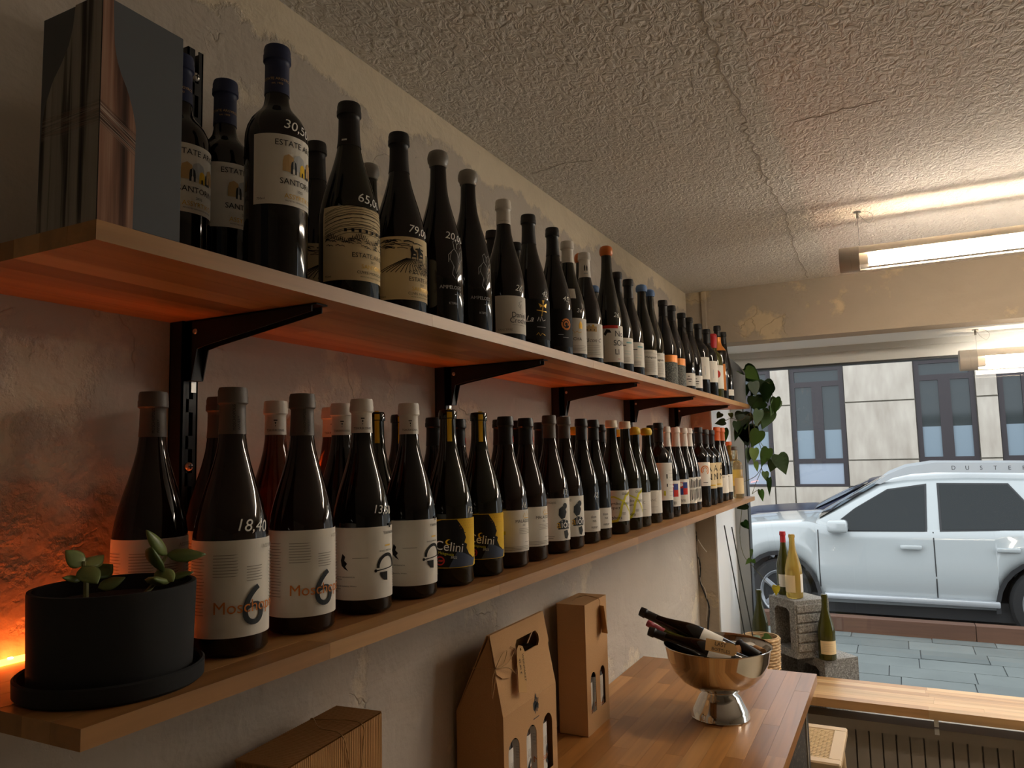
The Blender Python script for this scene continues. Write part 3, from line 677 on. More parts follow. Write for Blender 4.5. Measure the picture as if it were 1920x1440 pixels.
Dz['chateau'] = BG(R=.0395, H=.293, cap=('foil', 'white', .215), labels=[(-98, 60, .024, .108, M_WHITE, [B(-72, -30, .088, .101, M_TAN), B(-62, -56, .101, .104, M_TAN), B(-48, -40, .1, .105, M_GOLD), B(-68, -65, .09, .094, M_INK), B(-55, -52, .09, .094, M_INK), B(-42, -39, .09, .094, M_INK), T('Mâcon C', .014, -84, .062, M_INK, 'L', 0, .3)]+para(-70, -10, .03, .055, 6, M_GREYINK))], captext=[B(-76, -38, .2375, .2405, M_LGREY), G([(-72, .246), (-62, .246), (-60, .258), (-67, .262), (-74, .256)], M_DGREY), G([(-50, .246), (-40, .246), (-38, .256), (-46, .262), (-52, .254)], M_DGREY)])
Dz['noson'] = FL(R=.037, H=.346, glass=M_GL_GREEN, cap=('wax', 'orangewax', .062), labels=[(-100, 60, .03, .128, M_WHITE, [B(-100, -30, .12, .128, M_RED), G([(-92, .105), (-80, .118), (-66, .116), (-60, .108), (-76, .108), (-84, .1)], M_INK), T('No', .0225, -44, .098, M_DGREY, 'L'), T('SON', .021, -52, .074, M_DGREY, 'L'), T('LI', .021, -46, .05, M_DGREY, 'L'), L([(-90, .075), (-90, .04)], .001, M_GREYINK), L([(-36, 0.038), (-22, 0.038)], .0012, M_RED)])])
Dz['kudos'] = BG(R=.0385, H=.295, cap=('foil', 'black', .19), labels=[(-98, 60, .034, .105, M_WHITE, [B(-98, -72, .078, .083, M_TEAL), B(-40, -10, .09, .094, M_TEAL), L([(-62, 0.084), (-42, 0.084)], .0022, M_INK), L([(-50, .068), (-20, .068), (-20, .06), (-50, .06)], .0008, M_TEAL), B(-85, -82, .04, .062, M_GREYINK)]+para(-60, -20, .038, .052, 5, M_GREYINK))])
Dz['malago'] = BG(R=.0395, H=.300, glass=M_GL_GREEN, cap=('wax', 'bluewax', .055), labels=[(-98, 60, .022, .098, M_WHITE, [ink('Malagouzia', .0095, -66, .073, 'L'), L([(-96, .086), (40, .086)], .0006, M_GREYINK)]+para(-88, -10, .03, .066, 11, M_GREYINK)+para(-88, -30, .089, .095, 2, M_GREYINK))])
Dz['oranband'] = BG(R=.0405, H=.297, cap=('foil', 'black', .18), labels=[(-110, 90, .012, .108, M_SPECKL, [G([(-110, .1085), (90, .1085), (90, .078), (20, .082), (-40, .086), (-110, .084)], M_COPPER)])])
Dz['lowwhite'] = BG(R=.0405, H=.293, cap=('foil', 'black', .18), labels=[(-100, 80, .024, .070, M_WHITE, [L([(-56, 0.058), (-46, 0.058)], .0024, M_INK), L([(-62, 0.048), (-34, 0.048)], .003, M_INK), L([(-54, 0.039), (-38, 0.039)], .002, M_INK)])])
Dz['plain'] = BD(R=.038, H=.29, cap=('foil', 'black', .2), labels=[(-100, 80, .068, .155, M_WHITE, [L([(-45, .12), (-45, .085)], .003, M_LGREY)])])
Dz['reddot'] = BD(R=.0365, H=.283, glass=M_GL_OLIVE, cap=('wax', 'redwax', .2), labels=[(-100, 80, .05, .15, M_WHITE, [E_(-62, .112, 26, .017, M_RED)])])
Dz['orstrip'] = BD(R=.0365, H=.336, cap=('foil', 'black', .13), labels=[(-80, -30, .05, .165, M_ORANGE, None), (-110, 60, .225, .285, M_COPPER, None)])
Dz['darkflute'] = FL(R=.0355, H=.325, cap=('foil', 'black', .17), labels=[(-98, 60, .035, .062, M_WHITE, None)])
Dz['plainblack'] = BG(R=.040, H=.292, cap=('foil', 'black', .19))
Dz['plainwax'] = BG(R=.040, H=.300, glass=M_GL_GREEN, cap=('wax', 'greywax', .075), glassprint=Dz['leaf']['glassprint'])
Dz['yelback'] = Dz['blanc']
Dz['sixrose'] = Dz['six']
Dz['tsikrose'] = dict(Dz['tsik'], glass=M_GL_ROSE)
Dz['green'] = BG(R=.039, H=.297, glass=M_GL_OLIVE, cap=('foil', 'black', .0001) if False else None, labels=[(-60, 60, .03, .09, M_CREAM, para(-40, 30, .04, .08, 5, M_GREYINK)), (105, 220, .03, .09, M_WHITE, None)])

XL = .195; XU = .205; XBK = .075
def put(key, u, v, x, zs, label, price=None, group=None, rot=0.0, name='wine_bottle', dH=None):
    d = Dz[key]; p = atX(u, v, x)
    return bottle(key, d, (x, p.y, zs), label, rot*D2R, price, group, name=name)
LOW = [
 ('six', 437, 729, XL, 'dark bottle with large grey 6 label beside black planter, price in white marker', ('18,40', -4, .134, .019), None),
 ('six', 567, 739, XL, 'dark bottle with large grey 6 label between two priced bottles, no price on it', None, None),
 ('tsik', 678, 748, XL, 'white-capped bottle with black arch logo label and handwritten price', ('13,50', -2, .135, .0165), None),
 ('tsik', 766, 755, XL, 'white-capped bottle with black arch logo label and no price, beside portrait label', None, None),
 ('celini', 839, 764, XL, 'bottle with yellow and black portrait label, neck strip and handwritten price', ('12,', 2, .117, .017), None),
 ('celini', 897, 769, XL, 'bottle with yellow and black portrait label, neck strip and no price', None, None),
 ('malag', 947, 784, XL, 'black-capped bottle, white label with gold crown, priced, beside portrait label', ('16,', -6, .112, .015), None),
 ('malag', 985, 787, XL, 'black-capped bottle, white label with gold crown, unpriced, beside grey pebble label', None, None),
 ('aion', 1029, 779, XL, 'taupe-capped bottle with dark pebble figure label and handwritten price', ('13,', -12, .125, .017), None),
 ('aion', 1057, 782, XL, 'taupe-capped bottle with dark pebble figure label and no price', None, None),
 ('natur', 1089, 785.6, XL, 'black-capped bottle with low white label of bold lowercase words, handwritten price', ('12,', -14, .108, .017), None),
 ('natur', 1111.5, 787, XL, 'black-capped bottle with low white label of bold lowercase words, no price', None, None),
 ('yel', 1145.5, 788, XL, 'cream-topped bottle with lemon swirl label next to low white label', None, None),
 ('yel', 1171, 790.6, XL, 'cream-topped bottle with lemon swirl label next to yellow wax top', None, None),
 ('blanc', 1189, 801, XL, 'yellow wax-topped bottle with plain white label beside lemon swirl label', None, None),
 ('blanc', 1211, 802, XL, 'yellow wax-topped bottle with plain white label beside tall black-capped bottles', None, None),
 ('tall', 1220.6, 795, .115, 'straight-sided black bottle with tall pale label, behind its twin near yellow wax', None, None),
 ('tall', 1234, 797, XL, 'straight-sided black bottle with tall pale label, in front beside red and blue label', None, None),
 ('vei', 1248, 800, XL, 'white-capped bottle with red and blue block label beside tall pale label', None, None),
 ('vei', 1266, 801, XL, 'white-capped bottle with red and blue block label beside black bar label', None, None),
 ('bars', 1280.5, 802, XL, 'white-capped bottle with black bar pattern label beside red and blue label', None, None),
 ('bars', 1290, 803, XL, 'white-capped bottle with black bar pattern label beside orange arc label', None, None),
 ('spiral', 1296, 800, .105, 'straight black bottle with orange arc label, set back behind its twin', None, None),
 ('spiral', 1308.6, 802, XL, 'straight black bottle with orange arc label, standing at the shelf front', None, None),
 ('amn', 1321, 807, XL, 'straight black bottle with big black letters on cream label beside orange arc label', None, None),
 ('amn', 1332, 808, XL, 'straight black bottle with big black letters on cream label beside orange capsule', None, None),
 ('orangecap', 1343.5, 801, XL, 'orange-capped dark bottle with white label beside big-letter label', None, None),
 ('orangecap', 1352, 802, XL, 'orange-capped dark bottle with white label beside small amber bottle', None, None),
 ('amber', 1366, 828, .185, 'small amber bottle with yellow label beside the orange-capped bottles', None, None),
 ('clear', 1377, 840, .225, 'small clear bottle of pale wine, last on the lower shelf', None, None),
]
for k, u, v, x, lab, pr, g in LOW: put(k, u, v, x, ZL, lab, pr, g)
LOWB = [
 ('six', 288, 741, .085, 'taupe-capped bottle with 6 label standing behind the black planter'),
 ('six', 412, 752, .082, 'taupe-capped bottle hidden behind the priced 6 bottle by the rail'),
 ('tsikrose', 517, 760, .085, 'reddish white-capped bottle by the wall between the two 6 bottles'),
 ('tsikrose', 622, 767, .050, 'reddish white-capped bottle by the wall, partly behind a dark white-capped one'),
 ('tsik', 640, 758, .120, 'dark white-capped bottle in second row behind the priced arch logo bottle'),
 ('celini', 705, 772, .076, 'dark uncapped bottle with neck strip behind the two arch logo bottles'),
 ('celini', 748, 778, .06, 'dark uncapped bottle with neck strip behind the unpriced arch logo bottle'),
 ('malag', 813, 791, .08, 'black-capped bottle by the wall behind the priced portrait label bottle'),
 ('malag', 859, 793, .08, 'black-capped bottle by the wall between the two portrait label bottles'),
 ('plainblack', 936, 787, .08, 'black-capped bottle by the wall behind the priced gold crown label'),
 ('plainblack', 968, 790, .08, 'black-capped bottle by the wall between the two gold crown labels'),
 ('plainblack', 1012, 791, .08, 'black-capped bottle by the wall between gold crown and pebble figure labels'),
 ('blanc', 1076, 804, .08, 'yellow wax-topped bottle by the wall behind the pebble figure labels'),
 ('natur', 1126, 798, .095, 'black-capped bottle by the wall behind the bold lowercase labels'),
 ('blanc', 1157, 804, .08, 'yellow wax-topped bottle by the wall between the lemon swirl labels'),
]
for k, u, v, x, lab in LOWB: put(k, u, v, x, ZL, lab)
UP = [
 ('estate', 520, 94, XU, 'navy-capped bottle with arches label and white handwritten price', ('30,50', -2, .193, .0185)),
 ('cuvee0', 654.5, 202, XU, 'black-capped bottle, cream label engraved with terraced hillside, handwritten price', ('65,00', -2, .142, .0195)),
 ('cuvee1', 747.7, 254, XU, 'black-capped bottle, cream label engraved with horse ploughing rows', ('79,00', -6, .130, .0185)),
 ('leaf', 821, 286, XU, 'grey wax-topped bottle with etched leaf and handwritten price, beside ploughing label', ('20,00', -10, .150, .0185)),
 ('leaf', 877, 330, XU, 'grey wax-topped bottle with etched leaf and no price, beside white-capped bottle', None),
 ('sancerre', 943, 377, XU, 'white-capped black bottle with square white label and thin overlapping letters', ('26,', -18, .108, .0175)),
 ('palm', 990, 404, XU, 'black-capped bottle with black label and gold palm', ('42,', -14, .118, .0165)),
 ('swirl', 1035, 428.6, XU, 'black-capped bottle with black label and orange spiral', ('45,', -22, .13, .0165)),
 ('chard', 1063, 456, XU, 'white-capped green bottle with round neck sticker and gold script label', ('24', -30, .118, .014)),
 ('chateau', 1095, 477, XU, 'white-capped bottle with gold building on white label and printed capsule', None),
 ('noson', 1135.7, 461, XU, 'tall slender bottle with orange wax top and big scribbled capitals label', ('26,', -30, .15, .0185)),
 ('kudos', 1156, 517, XU, 'black-capped bottle with teal-striped white label beside orange wax top', None),
 ('kudos', 1177, 523, XU, 'black-capped bottle with teal-striped white label beside blue wax top', None),
 ('malago', 1202, 533, XU, 'blue wax-topped bottle with dense text label beside teal-striped label', None),
 ('malago', 1217, 549, XU, 'blue wax-topped bottle with dense text label beside orange-banded label', None),
 ('oranband', 1242, 564, XU, 'black-capped bottle with orange-banded speckled label beside blue wax top', None),
 ('oranband', 1258, 575, XU, 'black-capped bottle with orange-banded speckled label beside low white label', None),
 ('lowwhite', 1277, 588, XU, 'black-capped bottle with low white label beside orange-banded label', None),
 ('lowwhite', 1291, 597, XU, 'black-capped bottle with low white label beside straight-sided bottle', None),
 ('plain', 1308, 610, XU, 'straight-sided bottle with blank white label beside low white label', None),
 ('plain', 1324, 618, XU, 'straight-sided bottle with blank white label beside red wax top', None),
 ('reddot', 1336, 628, XU, 'red wax-topped bottle with red disc on white label', None),
 ('orstrip', 1344, 611, XU, 'tall dark bottle with orange neck band and orange strip', None),
 ('darkflute', 1355, 623, XU, 'slender dark bottle with small label, last before the planter', None),
]
for k, u, v, x, lab, pr in UP: put(k, u, v, x, ZU, lab, pr)
UPB = [
 ('estate', 338, 130, .082, 'navy-capped bottle with arches label half hidden by the picture box'),
 ('estate', 423, 158, .08, 'navy-capped bottle with arches label by the wall beside the slotted rail'),
 ('cuvee1', 593, 288, .07, 'black-capped bottle by the wall between arches label and hillside label'),
 ('plainwax', 692, 314, .082, 'grey wax-topped bottle by the wall behind the hillside label bottle'),
 ('plainblack', 923, 416, .098, 'black-capped bottle by the wall between etched leaf and white-capped square label'),
 ('plainblack', 965, 441, .098, 'black-capped bottle by the wall between white-capped square label and gold palm'),
 ('plainblack', 1049, 466, .117, 'black-capped bottle behind the orange spiral label'),
 ('noson', 1088, 467, .118, 'slender bottle with orange wax top, set back behind gold building label'),
 ('malago', 1113, 546, .075, 'blue wax-topped bottle by the wall beside the big scribbled capitals label'),
 ('plainblack', 1168, 545, .095, 'black-capped bottle by the wall between the teal-striped labels'),
 ('plainblack', 1229, 604, .068, 'black-capped bottle by the wall behind the dense text labels'),
]
for k, u, v, x, lab in UPB: put(k, u, v, x, ZU, lab)

# ------------------------------------------------------------------ picture box at the near end of the upper shelf
pbx = thing('gift_box', 'small grey box printed with a stretched marbled bottle picture', 'box', (0, 0, 0))
BX0, BX1, BY0, BY1, BZ0, BZ1 = .192, .2785, .401, .486, ZU, CAM.z+.4165
bm = NB(); bbox(bm, BX0, BX1, BY0, BY1, BZ0, BZ1, .0008); obj('carton', bm, mat('slate_carton', '#5a5d61', .75, spec=.25), pbx)
def f_marble(nt, b):
    tc = nt.nodes.new('ShaderNodeTexCoord'); s = nt.nodes.new('ShaderNodeSeparateXYZ'); nt.links.new(tc.outputs['Object'], s.inputs[0])
    run = math2(nt, 'SUBTRACT', s.outputs[1], s.outputs[0])          # length along the wrapped print
    left = math2(nt, 'LESS_THAN', s.outputs[1], BY0-.0001)
    cb = nt.nodes.new('ShaderNodeCombineXYZ'); nt.links.new(math2(nt, 'MULTIPLY', run, 75.0), cb.inputs[0]); nt.links.new(math2(nt, 'MULTIPLY', s.outputs[2], 2.2), cb.inputs[2])
    n = N(nt, 'ShaderNodeTexNoise', i_Scale=1.0, i_Detail=4.0, i_Distortion=0.2, i_Roughness=.55); nt.links.new(cb.outputs[0], n.inputs['Vector'])
    brown = ramp(nt, n.outputs[0], [(.30, '#2a1d18'), (.42, '#5b4034'), (.52, '#8a6653'), (.62, '#a58573'), (.72, '#4a352b')])
    grey = ramp(nt, n.outputs[0], [(.30, '#1a1817'), (.40, '#4d4a47'), (.46, '#8b8780'), (.60, '#9a958d'), (.70, '#5c544e')])
    c = mixc(nt, left, brown.outputs[0], grey.outputs[0])
    ramp_z = math2(nt, 'ADD', s.outputs[2], math2(nt, 'MULTIPLY', math2(nt, 'SUBTRACT', s.outputs[1], BY0), .55))
    cb2 = nt.nodes.new('ShaderNodeCombineXYZ'); nt.links.new(math2(nt, 'MULTIPLY', run, 9.0), cb2.inputs[0]); nt.links.new(math2(nt, 'MULTIPLY', ramp_z, 260.0), cb2.inputs[2])
    n2 = N(nt, 'ShaderNodeTexNoise', i_Scale=1.0, i_Detail=1.0); nt.links.new(cb2.outputs[0], n2.inputs['Vector'])
    bf = ramp(nt, math2(nt, 'ABSOLUTE', math2(nt, 'SUBTRACT', ramp_z, ZU+.097)), [(.007, 1.0), (.012, 0.0)])
    bc_ = ramp(nt, n2.outputs[0], [(.40, '#211714'), (.47, '#b9a596'), (.53, '#2a1c17'), (.6, '#8f6f60')])
    f2 = math2(nt, 'MULTIPLY', bf.outputs[0], math2(nt, 'SUBTRACT', .85, math2(nt, 'MULTIPLY', left, .5)))
    nt.links.new(mixc(nt, f2, c, bc_.outputs[0]), b.inputs['Base Color'])
M_MARB = mat('marbled_print', '#8a7a6c', .7, spec=.2, fn=f_marble)
# printed bottle wraps round the corner: half on each face
RT = [(0, .034), (.05, .0345), (.095, .035), (.112, .031), (.127, .0255), (.14, .0185), (.151, .0145), (.165, .0118), (.194, .0102), (.2058, .0100)]
LT = [(0, .0845), (.05, .084), (.10, .0825), (.12, .0785), (.1415, .068), (.155, .056), (.17, .046), (.185, .041), (.2058, .038)]
def itp(tab, x):
    for (a, b_), (c, d_) in zip(tab, tab[1:]):
        if x <= c: return b_+(d_-b_)*(x-a)/(c-a)
    return tab[-1][1]
bm = NB(); zs_ = [.2058*k/40 for k in range(41)]
for z0, z1 in zip(zs_, zs_[1:]):
    for tab, fn in ((RT, lambda w_, z: (BX1+.0006, BY0+w_, BZ0+z)), (LT, lambda w_, z: (BX1-w_, BY0-.0006, BZ0+z))):
        bm.faces.new([bm.verts.new(p) for p in (fn(0, z0), fn(itp(tab, z0), z0), fn(itp(tab, z1), z1), fn(0, z1))])
bmesh.ops.remove_doubles(bm, verts=bm.verts, dist=1e-5)
obj('printed_picture', bm, M_MARB, pbx)

# ------------------------------------------------------------------ black planter with succulents
PC = Vector((.188, .492, ZL))
M_POT = mat('matt_black_clay', '#2a2b2c', .85, spec=.25, fn=lambda nt, b: bump(nt, b, N(nt, 'ShaderNodeTexNoise', i_Scale=60.0, i_Detail=4.0).outputs[0], .15, .001))
sau = thing('plant_saucer', 'round matt black saucer under the succulent planter on the lower shelf', 'saucer', PC)
bm = NB(); lathe(bm, [(0, 0), (.079, 0), (.0825, .003), (.083, .017), (.081, .0185), (.0785, .017), (.077, .006), (0, .006)], 56); obj('dish', bm, M_POT, sau, smooth=True)
pot = thing('succulent_planter', 'matt black round planter holding two small jade succulents', 'planter', PC+Vector((0, 0, .006)))
bm = NB(); lathe(bm, [(0, 0), (.069, 0), (.0715, .002), (.074, .086), (.0735, .0885), (.0695, .0885), (.0685, .086), (.067, .06), (0, .06)], 64); obj('pot_body', bm, M_POT, pot, smooth=True)
def f_soil(nt, b): bump(nt, b, N(nt, 'ShaderNodeTexNoise', i_Scale=150.0, i_Detail=4.0).outputs[0], .9, .006)
bm = NB(); lathe(bm, [(0, .076), (.03, .078), (.055, .075), (.0675, .073)], 32); obj('soil', bm, mat('dark_soil', '#3a2a20', .95, fn=f_soil), pot, smooth=True)
M_SUCC = mat('jade_leaf', '#5c6b3c', .4, spec=.5, fn=lambda nt, b: nt.links.new(ramp(nt, nt.nodes.new('ShaderNodeObjectInfo').outputs['Random'], [(0, '#586b3a'), (1, '#8b985c')]).outputs[0], b.inputs['Base Color']))
M_SUCS = mat('jade_stem', '#8a8a5c', .5)
def fatleaf():
    bm = NB(); n, m_ = 8, 8; L_, Wd, Tk = 1.0, .27, .10; rings = []
    for i in range(n+1):
        t = i/n; wv = Wd*math.sin(PI*min(1, t**.75))**.8 if 0 < t < 1 else .02; tk = Tk*math.sin(PI*max(.02, min(.98, t)))**.6
        rings.append([bm.verts.new((L_*t, wv*math.cos(2*PI*k/m_), tk*math.sin(2*PI*k/m_)+.12*t*t)) for k in range(m_)])
    for a, b in zip(rings, rings[1:]):
        for k in range(m_): bm.faces.new((a[k], a[(k+1) % m_], b[(k+1) % m_], b[k]))
    bm.faces.new(rings[0]); bm.faces.new(rings[-1][::-1])
    me = bpy.data.meshes.new('fat_leaf'); bmesh.ops.recalc_face_normals(bm, faces=bm.faces); bm.to_mesh(me); bm.free()
    for p in me.polygons: p.use_smooth = True
    me.materials.append(M_SUCC); return me
FLM = fatleaf()
def orient_face(o, base, tip, nrm, wid=1.0):
    x = (Vector(tip)-Vector(base)); l = x.length; x.normalize(); n = Vector(nrm); n = (n-n.dot(x)*x).normalized(); y = n.cross(x)
    R_ = Matrix((x, y, n)).transposed()
    o.matrix_local = Matrix.Translation(base) @ R_.to_4x4() @ Matrix.Diagonal((l, l*wid, l, 1))
def orient(o, base, tip, roll=0.0, wid=1.0):
    d = Vector(tip)-Vector(base); l = d.length; q = d.to_track_quat('X', 'Z').to_matrix()
    o.matrix_local = Matrix.Translation(base) @ (q @ Matrix.Rotation(roll, 3, 'X')).to_4x4() @ Matrix.Diagonal((l, l*wid, l*.9, 1))
def psp(u, v, dx=0.0):   # pixel to a point near the middle of the pot
    return atX(u, v, PC.x+dx)
SU = [ # plant, stem points, leaves (base px, tip px, depth, roll, width)
 ('small jade succulent with round dark leaves in the black planter', [(162, 1106, 0), (161, 1085, 0), (157, 1065, 0), (158, 1052, 0)],
  [((157, 1060), (121, 1034), -.01, .5, 1.6), ((158, 1062), (191, 1048), -.015, .3, 1.0), ((155, 1062), (182, 1098), .02, .9, 1.45), ((170, 1078), (206, 1067), -.02, .2, 1.1), ((152, 1086), (114, 1086), .0, .2, .8), ((184, 1102), (235, 1086), .01, .6, 1.1)]),
 ('upright jade succulent with pale green leaves beside the dark-leaved one', [(262, 1098, .015), (290, 1092, .012), (298, 1068, .01), (313, 1040, .01)],
  [((313, 1040), (267, 996), .0, .4, .75), ((313, 1040), (384, 1044), .02, .4, .85), ((298, 1066), (276, 1034), .02, .8, 1.2), ((297, 1067), (325, 1095), .025, .9, 1.25), ((318, 1084), (362, 1075), .01, .3, .8), ((300, 1088), (286, 1096), .03, .7, 1.0)])]
for lab, st, lv in SU:
    base = psp(st[0][0], st[0][1], st[0][2]); base.z = PC.z+.082
    sp_ = thing('jade_succulent', lab, 'plant', base)
    pts = [Vector((0, 0, -.004))]+[psp(u, v, dx)-base for u, v, dx in st[1:]]
    bm = NB(); tube(bm, smoothpath(pts, 4), .0026, 7, .0018); obj('stem', bm, M_SUCS, sp_, smooth=True)
    for b_, t_, dx, ro, wd in lv:
        o = obj('leaf', FLM, None, sp_); orient_face(o, psp(*b_, st[1][2])-base, psp(*t_, st[1][2]+dx)-base, (CAM-base).normalized()+Vector((0, 0, .5+ro*.5)), wd)

# ------------------------------------------------------------------ counter with staved worktop
ct = thing('counter', 'wooden counter with staved worktop and dark speckled side panels', 'counter', (0, 0, 0))
staves(ct, M_TABLE, 0.002, TX1, .55, TY1, TZ-.03, TZ, .046, .42, 'y', random.Random(9))
def f_terr(nt, b):
    n = N(nt, 'ShaderNodeTexVoronoi', i_Scale=160.0); nt.links.new(pos(nt), n.inputs['Vector'])
    nt.links.new(ramp(nt, n.outputs['Color'], [(.0, '#191714'), (.72, '#26221d'), (.8, '#5f574b'), (1.0, '#8a8172')]).outputs[0], b.inputs['Base Color'])
M_TERR = mat('dark_speckled_panel', '#26221f', .5, fn=f_terr)
bm = NB(); box(bm, .01, TX1-.03, .60, TY1-.04, 0, TZ-.03); obj('body_panel', bm, M_TERR, ct)
bm = NB(); box(bm, TX1-.034, TX1-.026, TY1-.13, TY1-.115, 0, TZ-.03); obj('edge_trim', bm, mat('trim_alu', '#a59c8c', .4, .5), ct)

# boxes on the counter
M_KRAFT = mat('brown_kraft', '#a67c52', .85, spec=.15, fn=lambda nt, b: nt.links.new(ramp(nt, N(nt, 'ShaderNodeTexNoise', i_Scale=160.0, i_Detail=4.0).outputs[0], [(.3, '#b58a5e'), (.7, '#caa173')]).outputs[0], b.inputs['Base Color']))
M_TWINE = mat('jute_twine', '#b08c5c', .9)
M_TAG = mat('kraft_tag', '#bd935c', .85)
def arch_hole(x0, x1, z0, z1):
    r = (x1-x0)/2; n = 10
    return [(x0, z0), (x1, z0)]+[((x0+x1)/2+r*math.cos(PI*k/n), z1-r+r*math.sin(PI*k/n)) for k in range(n+1)]
def mini(key, loc, label, rot=0): return bottle(key, Dz[key], loc, label, rot*D2R, name='wine_bottle')
Dz['sixs'] = dict(Dz['six'], R=.0395)
Dz['eighteen'] = dict(Dz['sixs'], labels=[(-126, 126, .022, .126, M_WHITE, six_print('18'))])
# tall two-bottle carton
p0 = atZ(1103, 1383, TZ); pr_ = atZ(1146, 1352, TZ); X1b = p0.x; X0b = X1b-.082; Y0b = p0.y; Y1b = Y0b+.165; Hb = .338
tb = thing('gift_carton', 'tall brown carton with two arched windows and a twine tag', 'box', (0, 0, 0))
FM = Matrix(((0, 0, 1, X1b), (1, 0, 0, Y0b), (0, 1, 0, TZ), (0, 0, 0, 1)))    # face plane (y,z) facing +X
W2 = Y1b-Y0b
me = holed([(0, 0), (W2, 0), (W2, Hb), (0, Hb)], [arch_hole(.028, .068, .05, .155), arch_hole(.098, .138, .05, .155)], .0015); me.transform(FM); obj('window_panel', me, M_KRAFT, tb)
bm = NB(); box(bm, X0b, X1b-.001, Y0b, Y0b+.0015, TZ, TZ+Hb); obj('end_panel', bm, M_KRAFT, tb)
bm = NB(); box(bm, X0b, X1b-.001, Y1b-.0015, Y1b, TZ, TZ+Hb); obj('end_panel', bm, M_KRAFT, tb)
bm = NB(); box(bm, X0b, X0b+.0015, Y0b, Y1b, TZ, TZ+Hb); obj('back_panel', bm, M_KRAFT, tb)
bm = NB(); box(bm, X0b-.001, X1b+.001, Y0b-.001, Y1b+.001, TZ+Hb, TZ+Hb+.0016); obj('lid', bm, M_KRAFT, tb)
bm = NB(); box(bm, X0b, X1b-.001, Y0b, Y1b, TZ+.0003, TZ+.0018); obj('base_panel', bm, M_KRAFT, tb)
ty = Y0b+.105
bm = NB(); tube(bm, smoothpath([(X0b+.03, ty-.06, TZ+Hb+.003), (X0b+.04, ty-.02, TZ+Hb+.013), (X1b-.02, ty-.005, TZ+Hb+.006), (X1b+.003, ty, TZ+Hb-.001), (X1b+.004, ty, TZ+Hb-.02)], 5), .0008, 5); tube(bm, smoothpath([(X0b+.02, ty-.02, TZ+Hb+.002), (X0b+.05, ty-.01, TZ+Hb+.009), (X1b+.002, ty+.002, TZ+Hb+.002)], 5), .0008, 5); obj('twine', bm, M_TWINE, tb)
bm = NB(); bbox(bm, -.0006, .0006, -.016, .016, -.075, 0, .0004, M=Matrix.Translation((X1b+.006, ty+.004, TZ+Hb-.018)) @ Matrix.Rotation(-.12, 4, 'Y') @ Matrix.Rotation(.9, 4, 'Z')); obj('tag', bm, M_TAG, tb)
for k_, yy in enumerate((.042, .123)):
    mini('sixs', (X1b-.043, Y0b+yy, TZ+.0018), ['bottle inside the tall carton, behind its window beside the paper carrier', 'bottle with 6 label inside the tall carton, in its window facing away from the carrier'][k_], 20)
# paper carrier for three bottles
GX0, GX1, GY0, GY1 = .012, .122, 1.415, 1.682; GS = CAM.z-.537; GR = CAM.z-.375; GXR = .090
bg = thing('bottle_carrier', 'brown paper three-bottle carrier with handle slot, twine bow and tag', 'carrier', (0, 0, 0))
Wg = GY1-GY0; Hs = GS-TZ
FM2 = Matrix(((0, 0, 1, GX1), (1, 0, 0, GY0), (0, 1, 0, TZ), (0, 0, 0, 1)))
me = holed([(0, 0), (Wg, 0), (Wg, Hs), (0, Hs)], [arch_hole(.020+.085*k, .072+.085*k, .025, .150) for k in range(3)], .0015); me.transform(FM2); obj('window_panel', me, M_KRAFT, bg)
def quadp(bm, *ps): bm.faces.new([bm.verts.new(p) for p in ps])
def slab(name, m, ps, t, parent):
    """thin plate through the polygon ps, thickness t"""
    ps = [Vector(p) for p in ps]; n = (ps[1]-ps[0]).cross(ps[2]-ps[0]).normalized()*t
    bm = NB(); a = [bm.verts.new(p) for p in ps]; b = [bm.verts.new(p-n) for p in ps]; k = len(ps)
    bm.faces.new(a); bm.faces.new(b[::-1])
    for i in range(k): bm.faces.new((a[i], b[i], b[(i+1) % k], a[(i+1) % k]))
    return obj(name, bm, m, parent)
sl = Vector((GXR-GX1, 0, GR-GS)); sln = sl.length
ux = Vector((0, 1, 0)); uy = sl.normalized(); uz = ux.cross(uy)
FS = Matrix(((ux.x, uy.x, uz.x, GX1), (ux.y, uy.y, uz.y, GY0), (ux.z, uy.z, uz.z, GS), (0, 0, 0, 1)))
HH = [(Wg*.42, sln*.60), (Wg*.78, sln*.60), (Wg*.82, sln*.66), (Wg*.82, sln*.74), (Wg*.78, sln*.80), (Wg*.42, sln*.80), (Wg*.38, sln*.74), (Wg*.38, sln*.66)]
me = holed([(0, 0), (Wg, 0), (Wg, sln), (0, sln)], [HH], .0015); me.transform(FS); obj('slope_panel', me, M_KRAFT, bg)
FSF = FS @ Matrix.Translation((0, 0, .0035))
me = holed([(.0, sln*1.0), (.0, sln*.52), (.02, sln*.44), (Wg*.20, sln*.40), (Wg*.25, sln*.46), (Wg*.86, sln*.46), (Wg*.92, sln*.50), (Wg, sln*.58), (Wg, sln*1.0)], [HH], .0015); me.transform(FSF); obj('flap', me, M_KRAFT, bg)
slab('back_slope', M_KRAFT, [(GX0, GY0, GS), (GX0, GY1, GS), (GXR-.002, GY1, GR), (GXR-.002, GY0, GR)], .0015, bg)
for yy in (GY0, GY1):
    s_ = 1 if yy == GY0 else -1
    slab('end_panel', M_KRAFT, [(GX0, yy, TZ), (GX1, yy, TZ), (GX1, yy, GS), ((GXR), yy+s_*.004, GR-.004), (GX0, yy, GS)], .0015*s_, bg)
slab('back_panel', M_KRAFT, [(GX0, GY0, TZ), (GX0, GY1, TZ), (GX0, GY1, GS), (GX0, GY0, GS)], .0015, bg)
bm = NB(); box(bm, GX0, GX1, GY0, GY1, TZ+.0003, TZ+.0018); obj('base_panel', bm, M_KRAFT, bg)
kn = FS @ Vector((-.004, sln*.62, .008))
def FSp(x, y, z): return FS @ Vector((x, y, z))
bm = NB()
